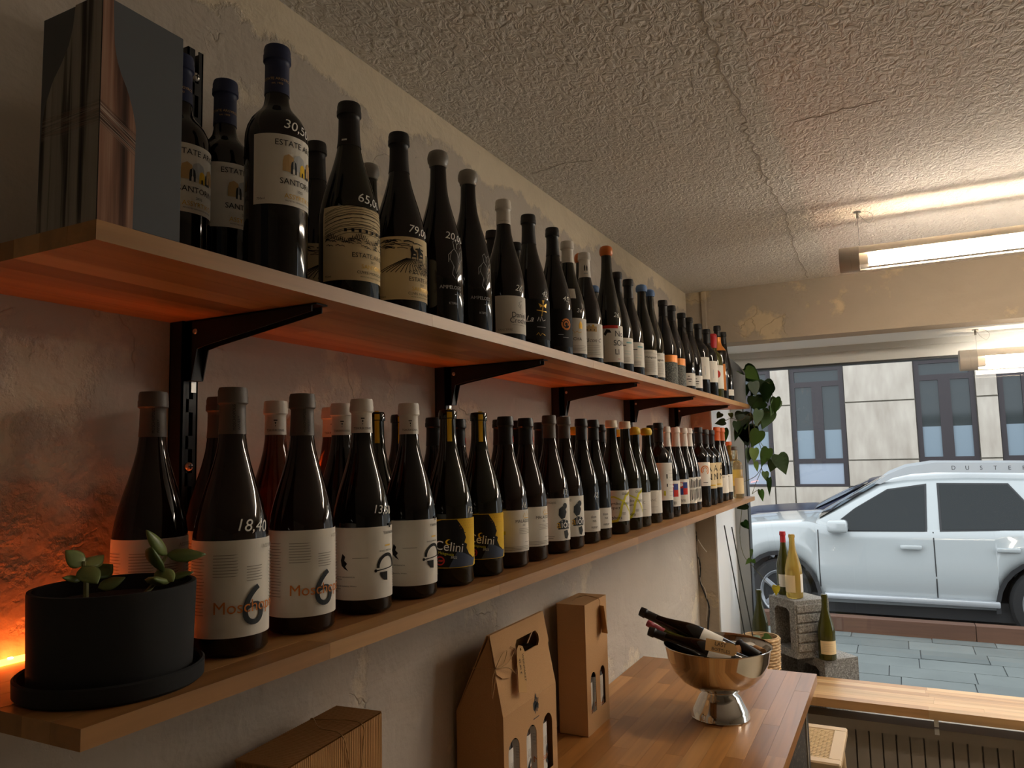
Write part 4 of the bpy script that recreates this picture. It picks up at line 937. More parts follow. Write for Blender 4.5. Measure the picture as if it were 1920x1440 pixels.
tube(bm, smoothpath([FSp(-.004, sln*.60, .007), FSp(.02, sln*.72, .012), FSp(.05, sln*.74, .010), FSp(.03, sln*.62, .009), FSp(-.004, sln*.60, .008)], 6), .0009, 5)
tube(bm, smoothpath([FSp(-.004, sln*.60, .007), FSp(.04, sln*.60, .012), FSp(.085, sln*.70, .009), FSp(.075, sln*.76, .007)], 6), .0009, 5)
tube(bm, smoothpath([FSp(-.004, sln*.60, .007), FSp(.04, sln*.54, .012), FSp(.075, sln*.40, .009)], 6), .0009, 5)
tube(bm, smoothpath([FSp(-.004, sln*.60, .007), FSp(-.02, sln*.52, .006), FSp(-.034, sln*.34, .004)], 6), .0009, 5)
tube(bm, smoothpath([FSp(-.004, sln*.60, .007), FSp(-.018, sln*.48, .009), FSp(-.040, sln*.30, .008)], 6), .0009, 5)
tube(bm, smoothpath([FSp(-.004, sln*.60, .007), FSp(-.01, sln*.62, -.02), FSp(-.004, sln*.64, -.05)], 6), .0009, 5)
obj('twine_bow', bm, M_TWINE, bg)
TM = FS @ Matrix.Translation((.092, sln*.46, .014)) @ Matrix.Rotation(-.30, 4, 'Z')
me = holed([(-.018, -.05), (.018, -.05), (.018, .035), (.009, .046), (-.009, .046), (-.018, .035)], [[(.003*math.cos(a*PI/4), .038+.003*math.sin(a*PI/4)) for a in range(8)]], .0012); me.transform(TM); tg = obj('tag', me, M_TAG, bg)
flat_print([T('WEINPAKET', .0105, .004, .030, M_INK, 'L', -82), T('45,80 €', .0105, -.011, .018, M_INK, 'L', -82)], tg, TM @ Matrix.Translation((0, 0, .0006)), 'handwriting')
rl = random.Random(8); lg = []
for i in range(15):
    x = Wg*.585+rl.uniform(-.009, .009); z = Hs-.0+rl.uniform(-.030, .005); lg.append(G([(x, z), (x+.0035, z+.001), (x+.003+rl.uniform(-.002, .004), z+.012), (x+.001, z+.011)], M_DGREY))
lg += [G([(Wg*.53, Hs-.004), (Wg*.56, Hs+.0), (Wg*.60, Hs-.004), (Wg*.6, Hs-.016), (Wg*.56, Hs-.024), (Wg*.535, Hs-.018)], M_DGREY)]
lg = [G([(x, z-.008) for x, z in g[1]], g[2]) for g in lg]+[G([(Wg*.53, Hs-.0475), (Wg*.64, Hs-.0475), (Wg*.64, Hs-.0455), (Wg*.53, Hs-.0455)], M_DGREY)]
flat_print(lg, bg, FM2 @ Matrix.Translation((0, 0, .0008)), 'logo_print')
for k_ in range(3):
    mini('eighteen' if k_ == 2 else 'sixs', (GX1-.046, GY0+.046+.085*k_, TZ+.0018), ['bottle in the paper carrier, in its window closest to the fluted carton', 'bottle in the middle window of the paper carrier', 'bottle with 18 label in the paper carrier, next to the tall carton'][k_], 14)
# fluted carton
c0 = atZ(457, 1425, CAM.z-.40); c1 = atZ(643, 1323, CAM.z-.40); c2 = atZ(713, 1337.5, CAM.z-.40)
fx0, fx1, fy0, fy1 = .042, .042+.084, .772, 1.000; fz1 = CAM.z-.40
FR = Matrix.Translation((fx1, fy1, 0)) @ Matrix.Rotation(.085, 4, 'Z') @ Matrix.Translation((-fx1, -fy1, 0))
fc = thing('fluted_carton', 'brown corrugated gift carton tied with thin twine', 'box', (0, 0, 0))
M_FLUTE = mat('corrugated_card', '#b58a5a', .85, spec=.15)
bm = NB(); box(bm, fx0+.002, fx1-.002, fy0+.002, fy1-.002, TZ, fz1-.002, FR); obj('core', bm, M_KRAFT, fc)
def flutes(bm, a0, a1, pitch, amp, fn):
    n = int((a1-a0)/pitch*4); pr = None
    for i in range(n+1):
        a = a0+(a1-a0)*((i//4)*4+(0, 1.5, 2, 2.5)[i % 4])/n; h = amp*(1, .7, -1.7, .7)[i % 4]
        cur = [bm.verts.new(FR @ Vector(p)) for p in fn(a, h)]
        if pr: bm.faces.new((pr[0], cur[0], cur[1], pr[1]))
        pr = cur
bm = NB(); flutes(bm, fy0, fy1, .0046, .0014, lambda a, h: ((fx1+h, a, TZ+.0005), (fx1+h, a, fz1))); obj('side_panel', bm, M_FLUTE, fc)
bm = NB(); flutes(bm, fx0, fx1, .0046, .0014, lambda a, h: ((a, fy0+h, TZ+.0005), (a, fy0+h, fz1))); obj('end_panel', bm, M_FLUTE, fc)
bm = NB(); flutes(bm, fx0, fx1, .0046, .0014, lambda a, h: ((a, fy1+h, TZ+.0005), (a, fy1+h, fz1))); obj('end_panel', bm, M_FLUTE, fc)
bm = NB(); flutes(bm, fy0-.003, fy1+.001, .0046, .0014, lambda a, h: ((fx0-.001, a, fz1+.001+h), (fx1+.001, a, fz1+.001+h))); obj('lid', bm, M_FLUTE, fc)
q_ = lambda x, y, z: FR @ Vector((x, y, z))
bm = NB(); ym = fy0+.13
tube(bm, smoothpath([q_(fx0, ym+.03, fz1+.003), q_(fx0+.01, ym+.025, fz1+.006), q_(fx0+.04, ym, fz1+.004), q_(fx1+.001, ym-.01, fz1+.003), q_(fx1+.003, ym+.005, fz1-.04), q_(fx1+.004, ym+.012, fz1-.075)], 5), .0008, 5)
tube(bm, smoothpath([q_(fx0, ym+.03, fz1+.003), q_(fx0+.03, ym+.035, fz1+.004), q_(fx1+.001, ym+.04, fz1+.003), q_(fx1+.003, ym+.042, fz1-.03), q_(fx1+.003, ym+.035, fz1-.07)], 5), .0008, 5); obj('twine', bm, M_TWINE, fc)
TM3 = FR @ Matrix(((0, 0, 1, fx1+.005), (1, 0, 0, ym+.028), (0, 1, 0, fz1-.10), (0, 0, 0, 1)))
me = holed([(-.02, -.04), (.02, -.04), (.02, .022), (.012, .032), (-.012, .032), (-.02, .022)], [], .0012); me.transform(TM3); tg = obj('tag', me, M_TAG, fc)
flat_print([T('W', .016, .002, .010, M_INK, 'L', -90)], tg, TM3 @ Matrix.Translation((0, 0, .0006)), 'handwriting')

# ------------------------------------------------------------------ steel bowl with bottles
BC = atZ(1351, 1343, TZ); BC.z = TZ
bw = thing('wine_cooler_bowl', 'polished stainless steel footed bowl on the counter', 'bowl', BC)
M_INOX = mat('polished_steel', '#c9c5bf', .07, 1.0)
bm = NB()
outer = [(0, 0.0), (.079, 0.0), (.0805, .003), (.079, .006), (.078, .016), (.073, .024), (.055, .058), (.046, .068), (.0455, .072), (.049, .075), (.052, .077), (.075, .083), (.103, .100), (.126, .127), (.139, .158), (.146, .192), (.149, .196), (.1485, .198), (.1455, .1965), (.142, .19), (.136, .160), (.122, .130), (.1, .104), (.07, .088), (.03, .083), (0, .083)]
lathe(bm, outer, 72); obj('bowl_body', bm, M_INOX, bw, smooth=True)
M_CORK = mat('cork', '#a87c50', .9)
def axis_M(base, tip):
    d = (Vector(tip)-Vector(base)).normalized(); return Matrix.Translation(base) @ d.to_track_quat('Z', 'Y').to_matrix().to_4x4()
def aimed(tip_px, tipx, tilt, key, H): pass
Dz['bowl_black'] = BG(R=.0355, H=.30, cap=('foil', 'black', .17), labels=[(-180, 60, .05, .11, M_WHITE, None)])
Dz['bowl_black2'] = dict(Dz['bowl_black'], H=.285, R=.034)
Dz['bowl_red'] = BG(R=.024, H=.27, glass=M_GL_OLIVE, cap=('foil', 'pink', .2))
def lying(key, tipc, basec, label, roll=0.0):
    M = axis_M(basec, tipc) @ Matrix.Rotation(roll, 4, 'Z'); return bottle(key, Dz[key], (0, 0, 0), label, M=M)
t1 = atY(1201, 1146, BC.y+.062); t2 = atY(1214, 1168, BC.y+.008); t3 = atY(1217, 1183, BC.y-.046)
def base_from(tip, H, dirv): return tip+Vector(dirv).normalized()*H
lying('bowl_black', t1, base_from(t1, .30, (.88, .06, -.36)), 'black-capped bottle lying highest in the steel bowl, on the window side', 2.0)
lying('bowl_red', t2, base_from(t2, .27, (.86, .02, -.40)), 'red-capped bottle lying between two black-capped ones in the steel bowl', 1.0)
lying('bowl_black2', t3, base_from(t3, .285, (.90, .06, -.28)), 'black-capped bottle lying lowest in the steel bowl, under the kraft tag', 2.4)
tt = thing('paper_tag', 'kraft tag with handwritten capitals lying on the bottles in the bowl', 'tag', (0, 0, 0))
tc_ = atY(1352, 1214, BC.y-.085); 
TMx = Matrix.Translation(tc_) @ ROT.to_4x4() @ Matrix.Rotation(-.50, 4, 'X') @ Matrix.Rotation(-.22, 4, 'Z')
me = holed([(-.042, -.016), (.034, -.016), (.042, -.008), (.042, .008), (.034, .016), (-.042, .016)], [], .0012); me.transform(TMx); tg = obj('card', me, M_TAG, tt)
flat_print([T('LAST', .0145, -.002, .002, M_INK), T('BOTTLES', .0125, 0, -.0125, M_INK)], tg, TMx @ Matrix.Translation((0, 0, .0007)), 'handwriting')
for i, (u, v, dy) in enumerate(((1373, 1222, -.02), (1384, 1218, .0), (1430, 1214, .03), (1392, 1228, -.03), (1378, 1229, -.05))):
    p = atY(u, v, BC.y+dy); o = NB(); lathe(o, [(0, 0), (.0105, 0), (.0115, .001), (.0115, .043), (.0105, .044), (0, .044)], 14)
    o = obj('wine_cork', o, M_CORK, None, smooth=True); tag(o, 'wine cork lying among the bottles in the steel bowl', 'cork', 'corks in the steel bowl'); o.matrix_world = Matrix.Translation(p-Vector((0, 0, .014))) @ Matrix.Rotation(1.2+i*.5, 4, 'Z') @ Matrix.Rotation(1.1+.25*i, 4, 'Y')
pa = atY(1390, 1212, BC.y+.02); pb = atY(1424, 1232, BC.y+.0)
lying('bowl_black', pa, base_from(pa, .30, (.45, -.18, -.50)) if False else base_from(pa, .12, (.8, -.1, -.5)), 'unused') if False else None
bm = NB(); lathe(bm, [(0, 0), (.0135, 0), (.0145, .002), (.0148, .06), (.0165, .0605), (.0165, .068), (.015, .071), (0, .071)], 22)
o = obj('bottle_capsule', bm, CAPM['black'], None, smooth=True); tag(o, 'loose black bottle capsule leaning inside the steel bowl', 'capsule'); o.matrix_world = axis_M(pb, pa)
bm = NB(); lathe(bm, [(0, .0), (.098, .0), (.105, .006), (0, .012)], 32); ob = obj('cork_heap', bm, M_CORK, None, BC+Vector((0, 0, .110)), smooth=True); tag(ob, 'bed of corks filling the bottom of the steel bowl', 'corks'); ob['kind'] = 'stuff'

# ------------------------------------------------------------------ window sill, radiator, stool
SY0, SY1 = 3.455, 3.77
sl_ = thing('window_bench', 'pale beech sill board above the radiator along the shop window', 'sill', (0, 0, 0))
staves(sl_, M_SILL, XP+.01, XR, SY0, SY1, SILLZ-.035, SILLZ, .045, .55, 'x', random.Random(12))
ra = thing('radiator', 'grey panel radiator with vertical grooves under the pale sill board', 'radiator', (0, 0, 0))
M_RAD = mat('radiator_enamel', '#8a8177', .5)
bm = NB(); box(bm, .2, 3.2, 3.555, 3.60, .10, SILLZ-.10); obj('panel', bm, M_RAD, ra)
bm = NB(); box(bm, .2, 3.2, 3.50, 3.60, SILLZ-.10, SILLZ-.085); box(bm, .2, 3.2, 3.50, 3.506, SILLZ-.125, SILLZ-.10); obj('top_cover', bm, M_RAD, ra)
x = .2
i = 0
while x < 3.19:
    o = piece('rib', M_RAD, ra, x+.003, x+.047, 3.535, 3.556, .12, SILLZ-.13); x += .05
for u_ in (1755,):
    p = atY(u_, 1345, 3.49)
    bm = NB(); box(bm, p.x-.008, p.x+.008, 3.485, 3.50, SILLZ-.07, SILLZ-.04); box(bm, p.x-.008, p.x+.008, 3.485, 3.50, SILLZ-.10, SILLZ-.08); obj('white_clip', bm, M_REVEAL, ra)
STZ = CAM.z-1.06
st = thing('cane_stool', 'pale wooden stool with woven cane seat beyond the counter end', 'stool', (0, 0, 0))
sx1 = .69; sx0 = .33; sy0, sy1 = 2.80, 3.12
ca = [atZ(1568, 1362, STZ), atZ(1600, 1438, STZ)]
sx1 = (ca[0].x+ca[1].x)/2; sy0 = ca[1].y; sy1 = ca[0].y; sx0 = sx1-.36
M_STOOL = mat('pale_ash', '#cdb088', .5); M_CANE = mat('cane', '#d3b483', .6)
for q4 in ((sx0, sx1, sy0, sy0+.045), (sx0, sx1, sy1-.045, sy1), (sx0, sx0+.045, sy0+.04, sy1-.04), (sx1-.045, sx1, sy0+.04, sy1-.04)):
    bm = NB(); bbox(bm, *q4, STZ-.03, STZ, .005); obj('seat_rail', bm, M_STOOL, st)
bm = NB(); n = 20
for i in range(n):
    a = sx0+.045+(sx1-sx0-.09)*(i+.5)/n; b_ = sy0+.045+(sy1-sy0-.09)*(i+.5)/n
    box(bm, a-.0038, a+.0038, sy0+.04, sy1-.04, STZ-.006, STZ-.004); box(bm, sx0+.04, sx1-.04, b_-.0034, b_+.0034, STZ-.0045, STZ-.0025)
o = obj('cane_weave', bm, M_CANE, st); o['kind'] = 'stuff'
for a in (sx0+.03, sx1-.03):
    for b_ in (sy0+.03, sy1-.03):
        bm = NB(); tube(bm, [(a, b_, STZ-.02), (a+(.03 if a > (sx0+sx1)/2 else -.03), b_+(.03 if b_ > (sy0+sy1)/2 else -.03), 0)], .016, 10, .012); obj('leg', bm, M_STOOL, st, smooth=True)

# ------------------------------------------------------------------ concrete blocks and bottles in the window
def f_conc(nt, b):
    n = N(nt, 'ShaderNodeTexNoise', i_Scale=130.0, i_Detail=5.0, i_Roughness=.75); nt.links.new(pos(nt), n.inputs['Vector'])
    nt.links.new(ramp(nt, n.outputs[0], [(.3, '#5e5c58'), (.5, '#96938d'), (.68, '#cfccc6')]).outputs[0], b.inputs['Base Color']); bump(nt, b, n.outputs[0], 1.0, .008)
M_CONC = mat('rough_concrete', '#8f8c86', .95, spec=.15, fn=f_conc)
def block(label, c, rz, sx, sy, h, ridges=True):
    """U-shaped concrete block, hollow open towards local -x face"""
    t = thing('concrete_block', label, 'block', c, rz)
    w_ = .04
    me = holed([(-sy/2, 0), (sy/2, 0), (sy/2, h), (-sy/2, h)], [[(-sy/2+w_, w_*.9), (sy/2-w_, w_*.9), (sy/2-w_, h-w_*1.4), (sy/2-w_-.02, h-w_), (-sy/2+w_+.02, h-w_), (-sy/2+w_, h-w_*1.4)]], sx)
    me.transform(Matrix(((0, 0, 1, 0), (1, 0, 0, 0), (0, 1, 0, 0), (0, 0, 0, 1)))); obj('shell', me, M_CONC, t)
    bm = NB(); box(bm, sx/2-.05, sx/2-.002, -sy/2+.02, sy/2-.02, .02, h-.02); obj('back_web', bm, M_CONC, t)
    return t
ytop = 3.94
bt = atY(1490, 1128, ytop-.13); bb = atY(1494, 1236, ytop-.13)
BH = bt.z-bb.z; rz = math.radians(45)
bc = Vector((bt.x, bt.y+.135, bb.z))
# the open side looks to the counter side (-x,-y), the ribbed side to the room (+x,-y)
BLK = block('upper rough concrete block, hollow side to the pillar, carrying two bottles', bc, rz, .195, .19, BH)
for k in range(5):
    piece_z = .03+k*(BH-.04)/5
    o = NB(); bbox(o, -.09, .09, -.1035, -.095, piece_z, piece_z+(BH-.05)/5-.006, .003); obj('rib', o, M_CONC, BLK)
b2t = atY(1546, 1236, 3.83)
b2 = Vector((b2t.x-.0, 3.83+.132, LEDGE)); H2 = bb.z-LEDGE
block('lower rough concrete block next to the glass, carrying a green bottle', b2, rz, .19, .19, H2)
b3 = Vector((bc.x-.090, bc.y+.02, LEDGE)); block('lower rough concrete block beside the pillar, under the taller block', b3, rz, .098, .098, H2)
ptop = bc.z+BH
Dz['gold'] = BG(R=.0395, H=.302, glass=M_GL_GOLDW, cap=None, labels=[(-70, 60, .03, .115, M_WHITE, None), (150, 250, .03, .11, M_CREAM, None)], captext=None)
Dz['gold']['glassprint'] = None
pz = lambda u, v, z: atZ(u, v, z)
g1 = atY(1490, 1112, bc.y-.035); bottle('gold', Dz['gold'], (g1.x, bc.y-.035, ptop), 'clear bottle of golden wine standing on the upper concrete block', 0.6)
Dz['dkgreen'] = BG(R=.037, H=.305, glass=M_GL_OLIVE, cap=('foil', 'redwax', .17), labels=[(-150, 0, .04, .10, M_WHITE, None)])
bottle('dkgreen', Dz['dkgreen'], (g1.x-.052, bc.y+.045, ptop), 'green bottle with dark red capsule behind the golden bottle on the block', .3)
g2 = atY(1552, 1232, b2.y-.10); bottle('green', Dz['green'], (g2.x, b2.y-.10, bb.z), 'open green bottle with cream label standing on the lower block', -1.2)
g3 = atY(1426, 1180, bc.y+.105); bottle('green', Dz['green'], (g3.x, bc.y+.105, bb.z-.03), 'pale green bottle behind the hollow block beside the window frame', 1.2)
bm = NB(); bbox(bm, g3.x-.038, g3.x+.035, bc.y+.065, bc.y+.143, LEDGE, bb.z-.03, .004); o = obj('concrete_slab', bm, M_CONC); tag(o, 'small concrete slab under the pale green bottle beside the frame', 'slab')
# wicker pot with canes
wc = atY(1428, 1230, 3.60); 
wp = thing('wicker_pot', 'woven seagrass pot with two dark canes on the window sill', 'pot', (wc.x, 3.60, SILLZ))
M_WICK = mat('seagrass', '#c2a37a', .9)
ph = atY(1430, 1192, 3.60).z-SILLZ
bm = NB(); lathe(bm, [(0, 0), (.066, 0), (.07, .004), (.078, ph), (.072, ph), (.066, .02), (0, .02)], 28); obj('liner', bm, M_WICK, wp, smooth=True)
rows = int(ph/.013)
for k in range(rows):
    z = .007+k*.013; r = .0705+.008*z/ph; bm = NB()
    pts = [((r+.003*math.sin(14*a+PI*(k % 2)))*Vector((math.cos(a), math.sin(a), 0)))+Vector((0, 0, z)) for a in [2*PI*i/84 for i in range(85)]]
    tube(bm, pts, .0062, 6); obj('woven_row', bm, M_WICK, wp, smooth=True)
bm = NB(); lathe(bm, [(0, ph-.03), (.07, ph-.03)], 24); obj('soil', bm, MATS['dark_soil'], wp)
M_CANEST = mat('dark_cane', '#2e3330', .6)
for (ua, va), (ub, vb) in (((1358, 985), (1396, 1188)), ((1372, 988), (1411, 1190))):
    a = atY(ua, va, 3.58); b_ = atY(ub, vb, 3.58); d = (b_-a); b_ = b_+d*.10
    bm = NB(); tube(bm, [a-wp.location, b_-wp.location], .0028, 6); 
    for k in (.55, .75, .9): lathe(bm, [(0, -.003), (.0045, 0), (0, .003)], 8, Matrix.Translation(a.lerp(b_, k)-wp.location))
    obj('plant_cane', bm, M_CANEST, wp)
# leaves (heart shaped)
rv = random.Random(31)
def heart():
    bm = NB(); out = [(0, 0), (.10, -.06), (.24, -.05)] ; 
    half = [(0.0, 0.0), (-.08, .16), (-.05, .30), (.08, .385), (.26, .40), (.46, .34), (.66, .22), (.85, .09), (1.0, 0.0)]
    ctr = [bm.verts.new((x, 0, -.05*math.sin(PI*x)-.10*x*x)) for x in (0, .15, .3, .45, .6, .75, .9, 1.0)]
    mid = (0, 0, .15, .3, .45, .6, .75, .9, 1.0)
    for s in (1, -1):
        e = [bm.verts.new((x, s*y, .12*y-.05*math.sin(PI*max(0, min(1, x)))-.10*x*x)) for x, y in half[1:-1]]
        bm.faces.new((ctr[0], e[0], e[1])); bm.faces.new((ctr[0], e[1], e[2], ctr[1])); bm.faces.new((ctr[1], e[2], e[3], ctr[2])); bm.faces.new((ctr[2], e[3], e[4], ctr[3])); bm.faces.new((ctr[3], e[4], e[5], ctr[4])); bm.faces.new((ctr[4], e[5], ctr[5])); bm.faces.new((ctr[5], e[5], e[6], ctr[6])); bm.faces.new((ctr[6], e[6], ctr[7]))
    bmesh.ops.solidify(bm, geom=bm.faces[:], thickness=.012)
    me = bpy.data.meshes.new('heart_leaf'); bmesh.ops.recalc_face_normals(bm, faces=bm.faces); bm.to_mesh(me); bm.free()
    for p in me.polygons: p.use_smooth = True
    return me
def f_leaf(a, b__, c):
    def fn(nt, b):
        nt.links.new(ramp(nt, nt.nodes.new('ShaderNodeObjectInfo').outputs['Random'], [(0, a), (.6, b__), (1, c)]).outputs[0], b.inputs['Base Color'])
    return fn
M_LEAF = mat('pothos_leaf', '#3f5a2c', .4, fn=f_leaf('#2c4424', '#44662e', '#6d8c40'))
M_VINE = mat('vine_stem', '#5a5a3a', .6)
HM = heart(); HM.materials.append(M_LEAF)
def leaf(parent, off, base, tip, roll, wid=1.0):
    o = obj('leaf', HM, None, parent); nr = (CAM-Vector(base)).normalized()+Vector((rv.uniform(-.5, .7), 0, rv.uniform(-.2, .7)))
    orient_face(o, Vector(base)-off, Vector(tip)-off, nr, wid); return o
# slanted grey planter at the far end of the upper shelf
pc = Vector((atY(1379, 735, 3.57).x, 3.567, ZU))
vp = thing('trailing_pothos', 'trailing pothos in a slant-topped grey planter at the window end of the upper shelf', 'plant', pc)
M_GREYPOT = mat('grey_planter', '#6f7274', .7)
bm = NB(); seg = 28; rings = []
for t, r in ((0, .043), (.03, .045), (1, .048)):
    rings.append([bm.verts.new((r*math.cos(2*PI*k/seg), r*math.sin(2*PI*k/seg)*.9, (.185-.05*math.cos(2*PI*k/seg+.35))*t)) for k in range(seg)])
inn = [bm.verts.new((.042*math.cos(2*PI*k/seg), .042*math.sin(2*PI*k/seg)*.9, .185-.05*math.cos(2*PI*k/seg+.35)-.002)) for k in range(seg)]
bot = [bm.verts.new((.036*math.cos(2*PI*k/seg), .036*math.sin(2*PI*k/seg)*.9, .06)) for k in range(seg)]
rings += [inn, bot]
for a, b_ in zip(rings, rings[1:]):
    for k in range(seg): bm.faces.new((a[k], a[(k+1) % seg], b_[(k+1) % seg], b_[k]))
bm.faces.new(rings[0][::-1]); bm.faces.new(bot); obj('planter', bm, M_GREYPOT, vp, smooth=True)
rv = random.Random(31)
S5 = 5.143
LV = [(320, 190, 430, 250, .9), (300, 180, 445, 290, 1.0), (370, 290, 400, 430, 1.0), (430, 300, 350, 400, .8), (500, 300, 500, 490, 1.0), (540, 320, 470, 460, .9), (400, 440, 410, 580, 1.15), (470, 470, 350, 540, 1.0), (590, 440, 575, 600, .8), (540, 520, 560, 600, .8),
      (520, 580, 460, 750, 1.0), (450, 570, 410, 720, .8), (270, 580, 270, 720, 1.25), (330, 590, 300, 700, 1.0), (210, 670, 220, 780, .9), (250, 690, 190, 850, .6), (330, 710, 300, 900, 1.35), (430, 760, 350, 920, 1.0), (340, 930, 325, 1075, .75), (380, 930, 380, 1070, .8), (515, 930, 450, 1110, .75), (570, 1050, 530, 1160, 1.1),
      (615, 990, 690, 1180, .95), (485, 1155, 500, 1245, .9), (525, 1215, 528, 1390, .35), (440, 1330, 470, 1440, .7), (100, 670, 0, 690, .9), (90, 740, 100, 870, .9), (150, 590, 170, 640, 1.1), (60, 590, 20, 640, 1.2), (395, 1060, 415, 1160, .6), (240, 200, 190, 300, .9), (250, 290, 230, 400, 1.0), (290, 320, 280, 470, .9)]
LV += [(a+rv.uniform(-25, 25), b_+rv.uniform(-25, 25), c+rv.uniform(-30, 30), d_+rv.uniform(-20, 30), e_) for a, b_, c, d_, e_ in LV[:17]]
for ba, bv_, ta, tv, wd in LV:
    yy = 3.57+rv.uniform(-.01, .10)
    b_ = atY(1340+ba/S5, 660+bv_/S5, yy); t_ = atY(1340+ta/S5, 660+tv/S5, yy-rv.uniform(.0, .03))
    leaf(vp, pc, b_, t_, rv.uniform(-.9, .9)+PI/2*0, wd)
ST = [[(300, 330), (420, 300), (520, 300), (560, 430)], [(290, 340), (400, 430), (430, 560), (540, 580)], [(280, 340), (350, 520), (330, 700), (340, 930)], [(360, 650), (430, 880), (470, 1010), (450, 1130), (400, 1260), (360, 1370)], [(440, 870), (500, 950), (560, 1010), (615, 995)], [(450, 1120), (390, 1200), (285, 1250)], [(450, 1110), (480, 1190), (525, 1225)], [(360, 1370), (400, 1340), (440, 1335)], [(320, 600), (250, 660), (160, 640), (100, 665)], [(330, 590), (370, 640), (360, 700)]]
for path in ST:
    pts = [atY(1340+a/S5, 660+b_/S5, 3.61)-pc for a, b_ in path]
    bm = NB(); tube(bm, smoothpath(pts, 5), .0014, 5); obj('vine', bm, M_VINE, vp, smooth=True)
low = [(1390, 930), (1391, 955), (1387, 1000), (1394, 1040), (1412, 1062), (1445, 1098), (1462, 1096)]
bm = NB(); tube(bm, smoothpath([atY(u, v, 3.64)-pc for u, v in low], 6), .0014, 5); obj('vine', bm, M_VINE, vp, smooth=True)
for (a, b_, c, d_, wd) in ((1400, 945, 1381, 953, 1.2), (1394, 978, 1403, 992, 1.1), (1408, 1048, 1397, 1058, .8), (1411, 1050, 1416, 1056, 1.0), (1409, 1030, 1409, 1046, .5)):
    leaf(vp, pc, atY(a, b_, 3.64), atY(c, d_, 3.62), .3, wd)
o = leaf(vp, pc, atY(1455, 1098, 3.66), atY(1455, 1117, 3.65), .3, 1.0); HY = HM.copy(); HY.materials.clear(); HY.materials.append(mat('yellowed_leaf', '#c2b23c', .5)); o.data = HY
pl = atY(1440, 1200, 3.6)
o = leaf(wp, Vector(wp.location), atY(1432, 1193, 3.60), atY(1452, 1205, 3.57), .2, .8); leaf(wp, Vector(wp.location), atY(1425, 1196, 3.60), atY(1408, 1192, 3.57), .2, .6)
# cord on the pillar
cd = [(1296, 978), (1305, 1000), (1305, 1030), (1313, 1060), (1313, 1090), (1322, 1115), (1330, 1140), (1328, 1170), (1327, 1200)]
bm = NB(); tube(bm, smoothpath([atY(u, v, YB-.004) for u, v in cd], 6), .0035, 6); o = obj('power_cord', bm, mat('cord_black', '#2b2b2b', .5), smooth=True); tag(o, 'black power cord hanging down the pillar below the shelf', 'cord')
bm = NB(); tube(bm, smoothpath([atY(u, v, YB-.012) for u, v in ((1309, 1012), (1317, 1025), (1325, 1035))], 4), .0022, 6); tube(bm, smoothpath([atY(u, v, YB-.006) for u, v in ((1307, 1015), (1309, 1045), (1314, 1090), (1322, 1105), (1326, 1130), (1325, 1165))], 4), .0012, 5)
o = obj('cable', bm, mat('cord_white', '#dedad2', .5), smooth=True); tag(o, 'thin white cable with a stub end beside the black cord', 'cable')

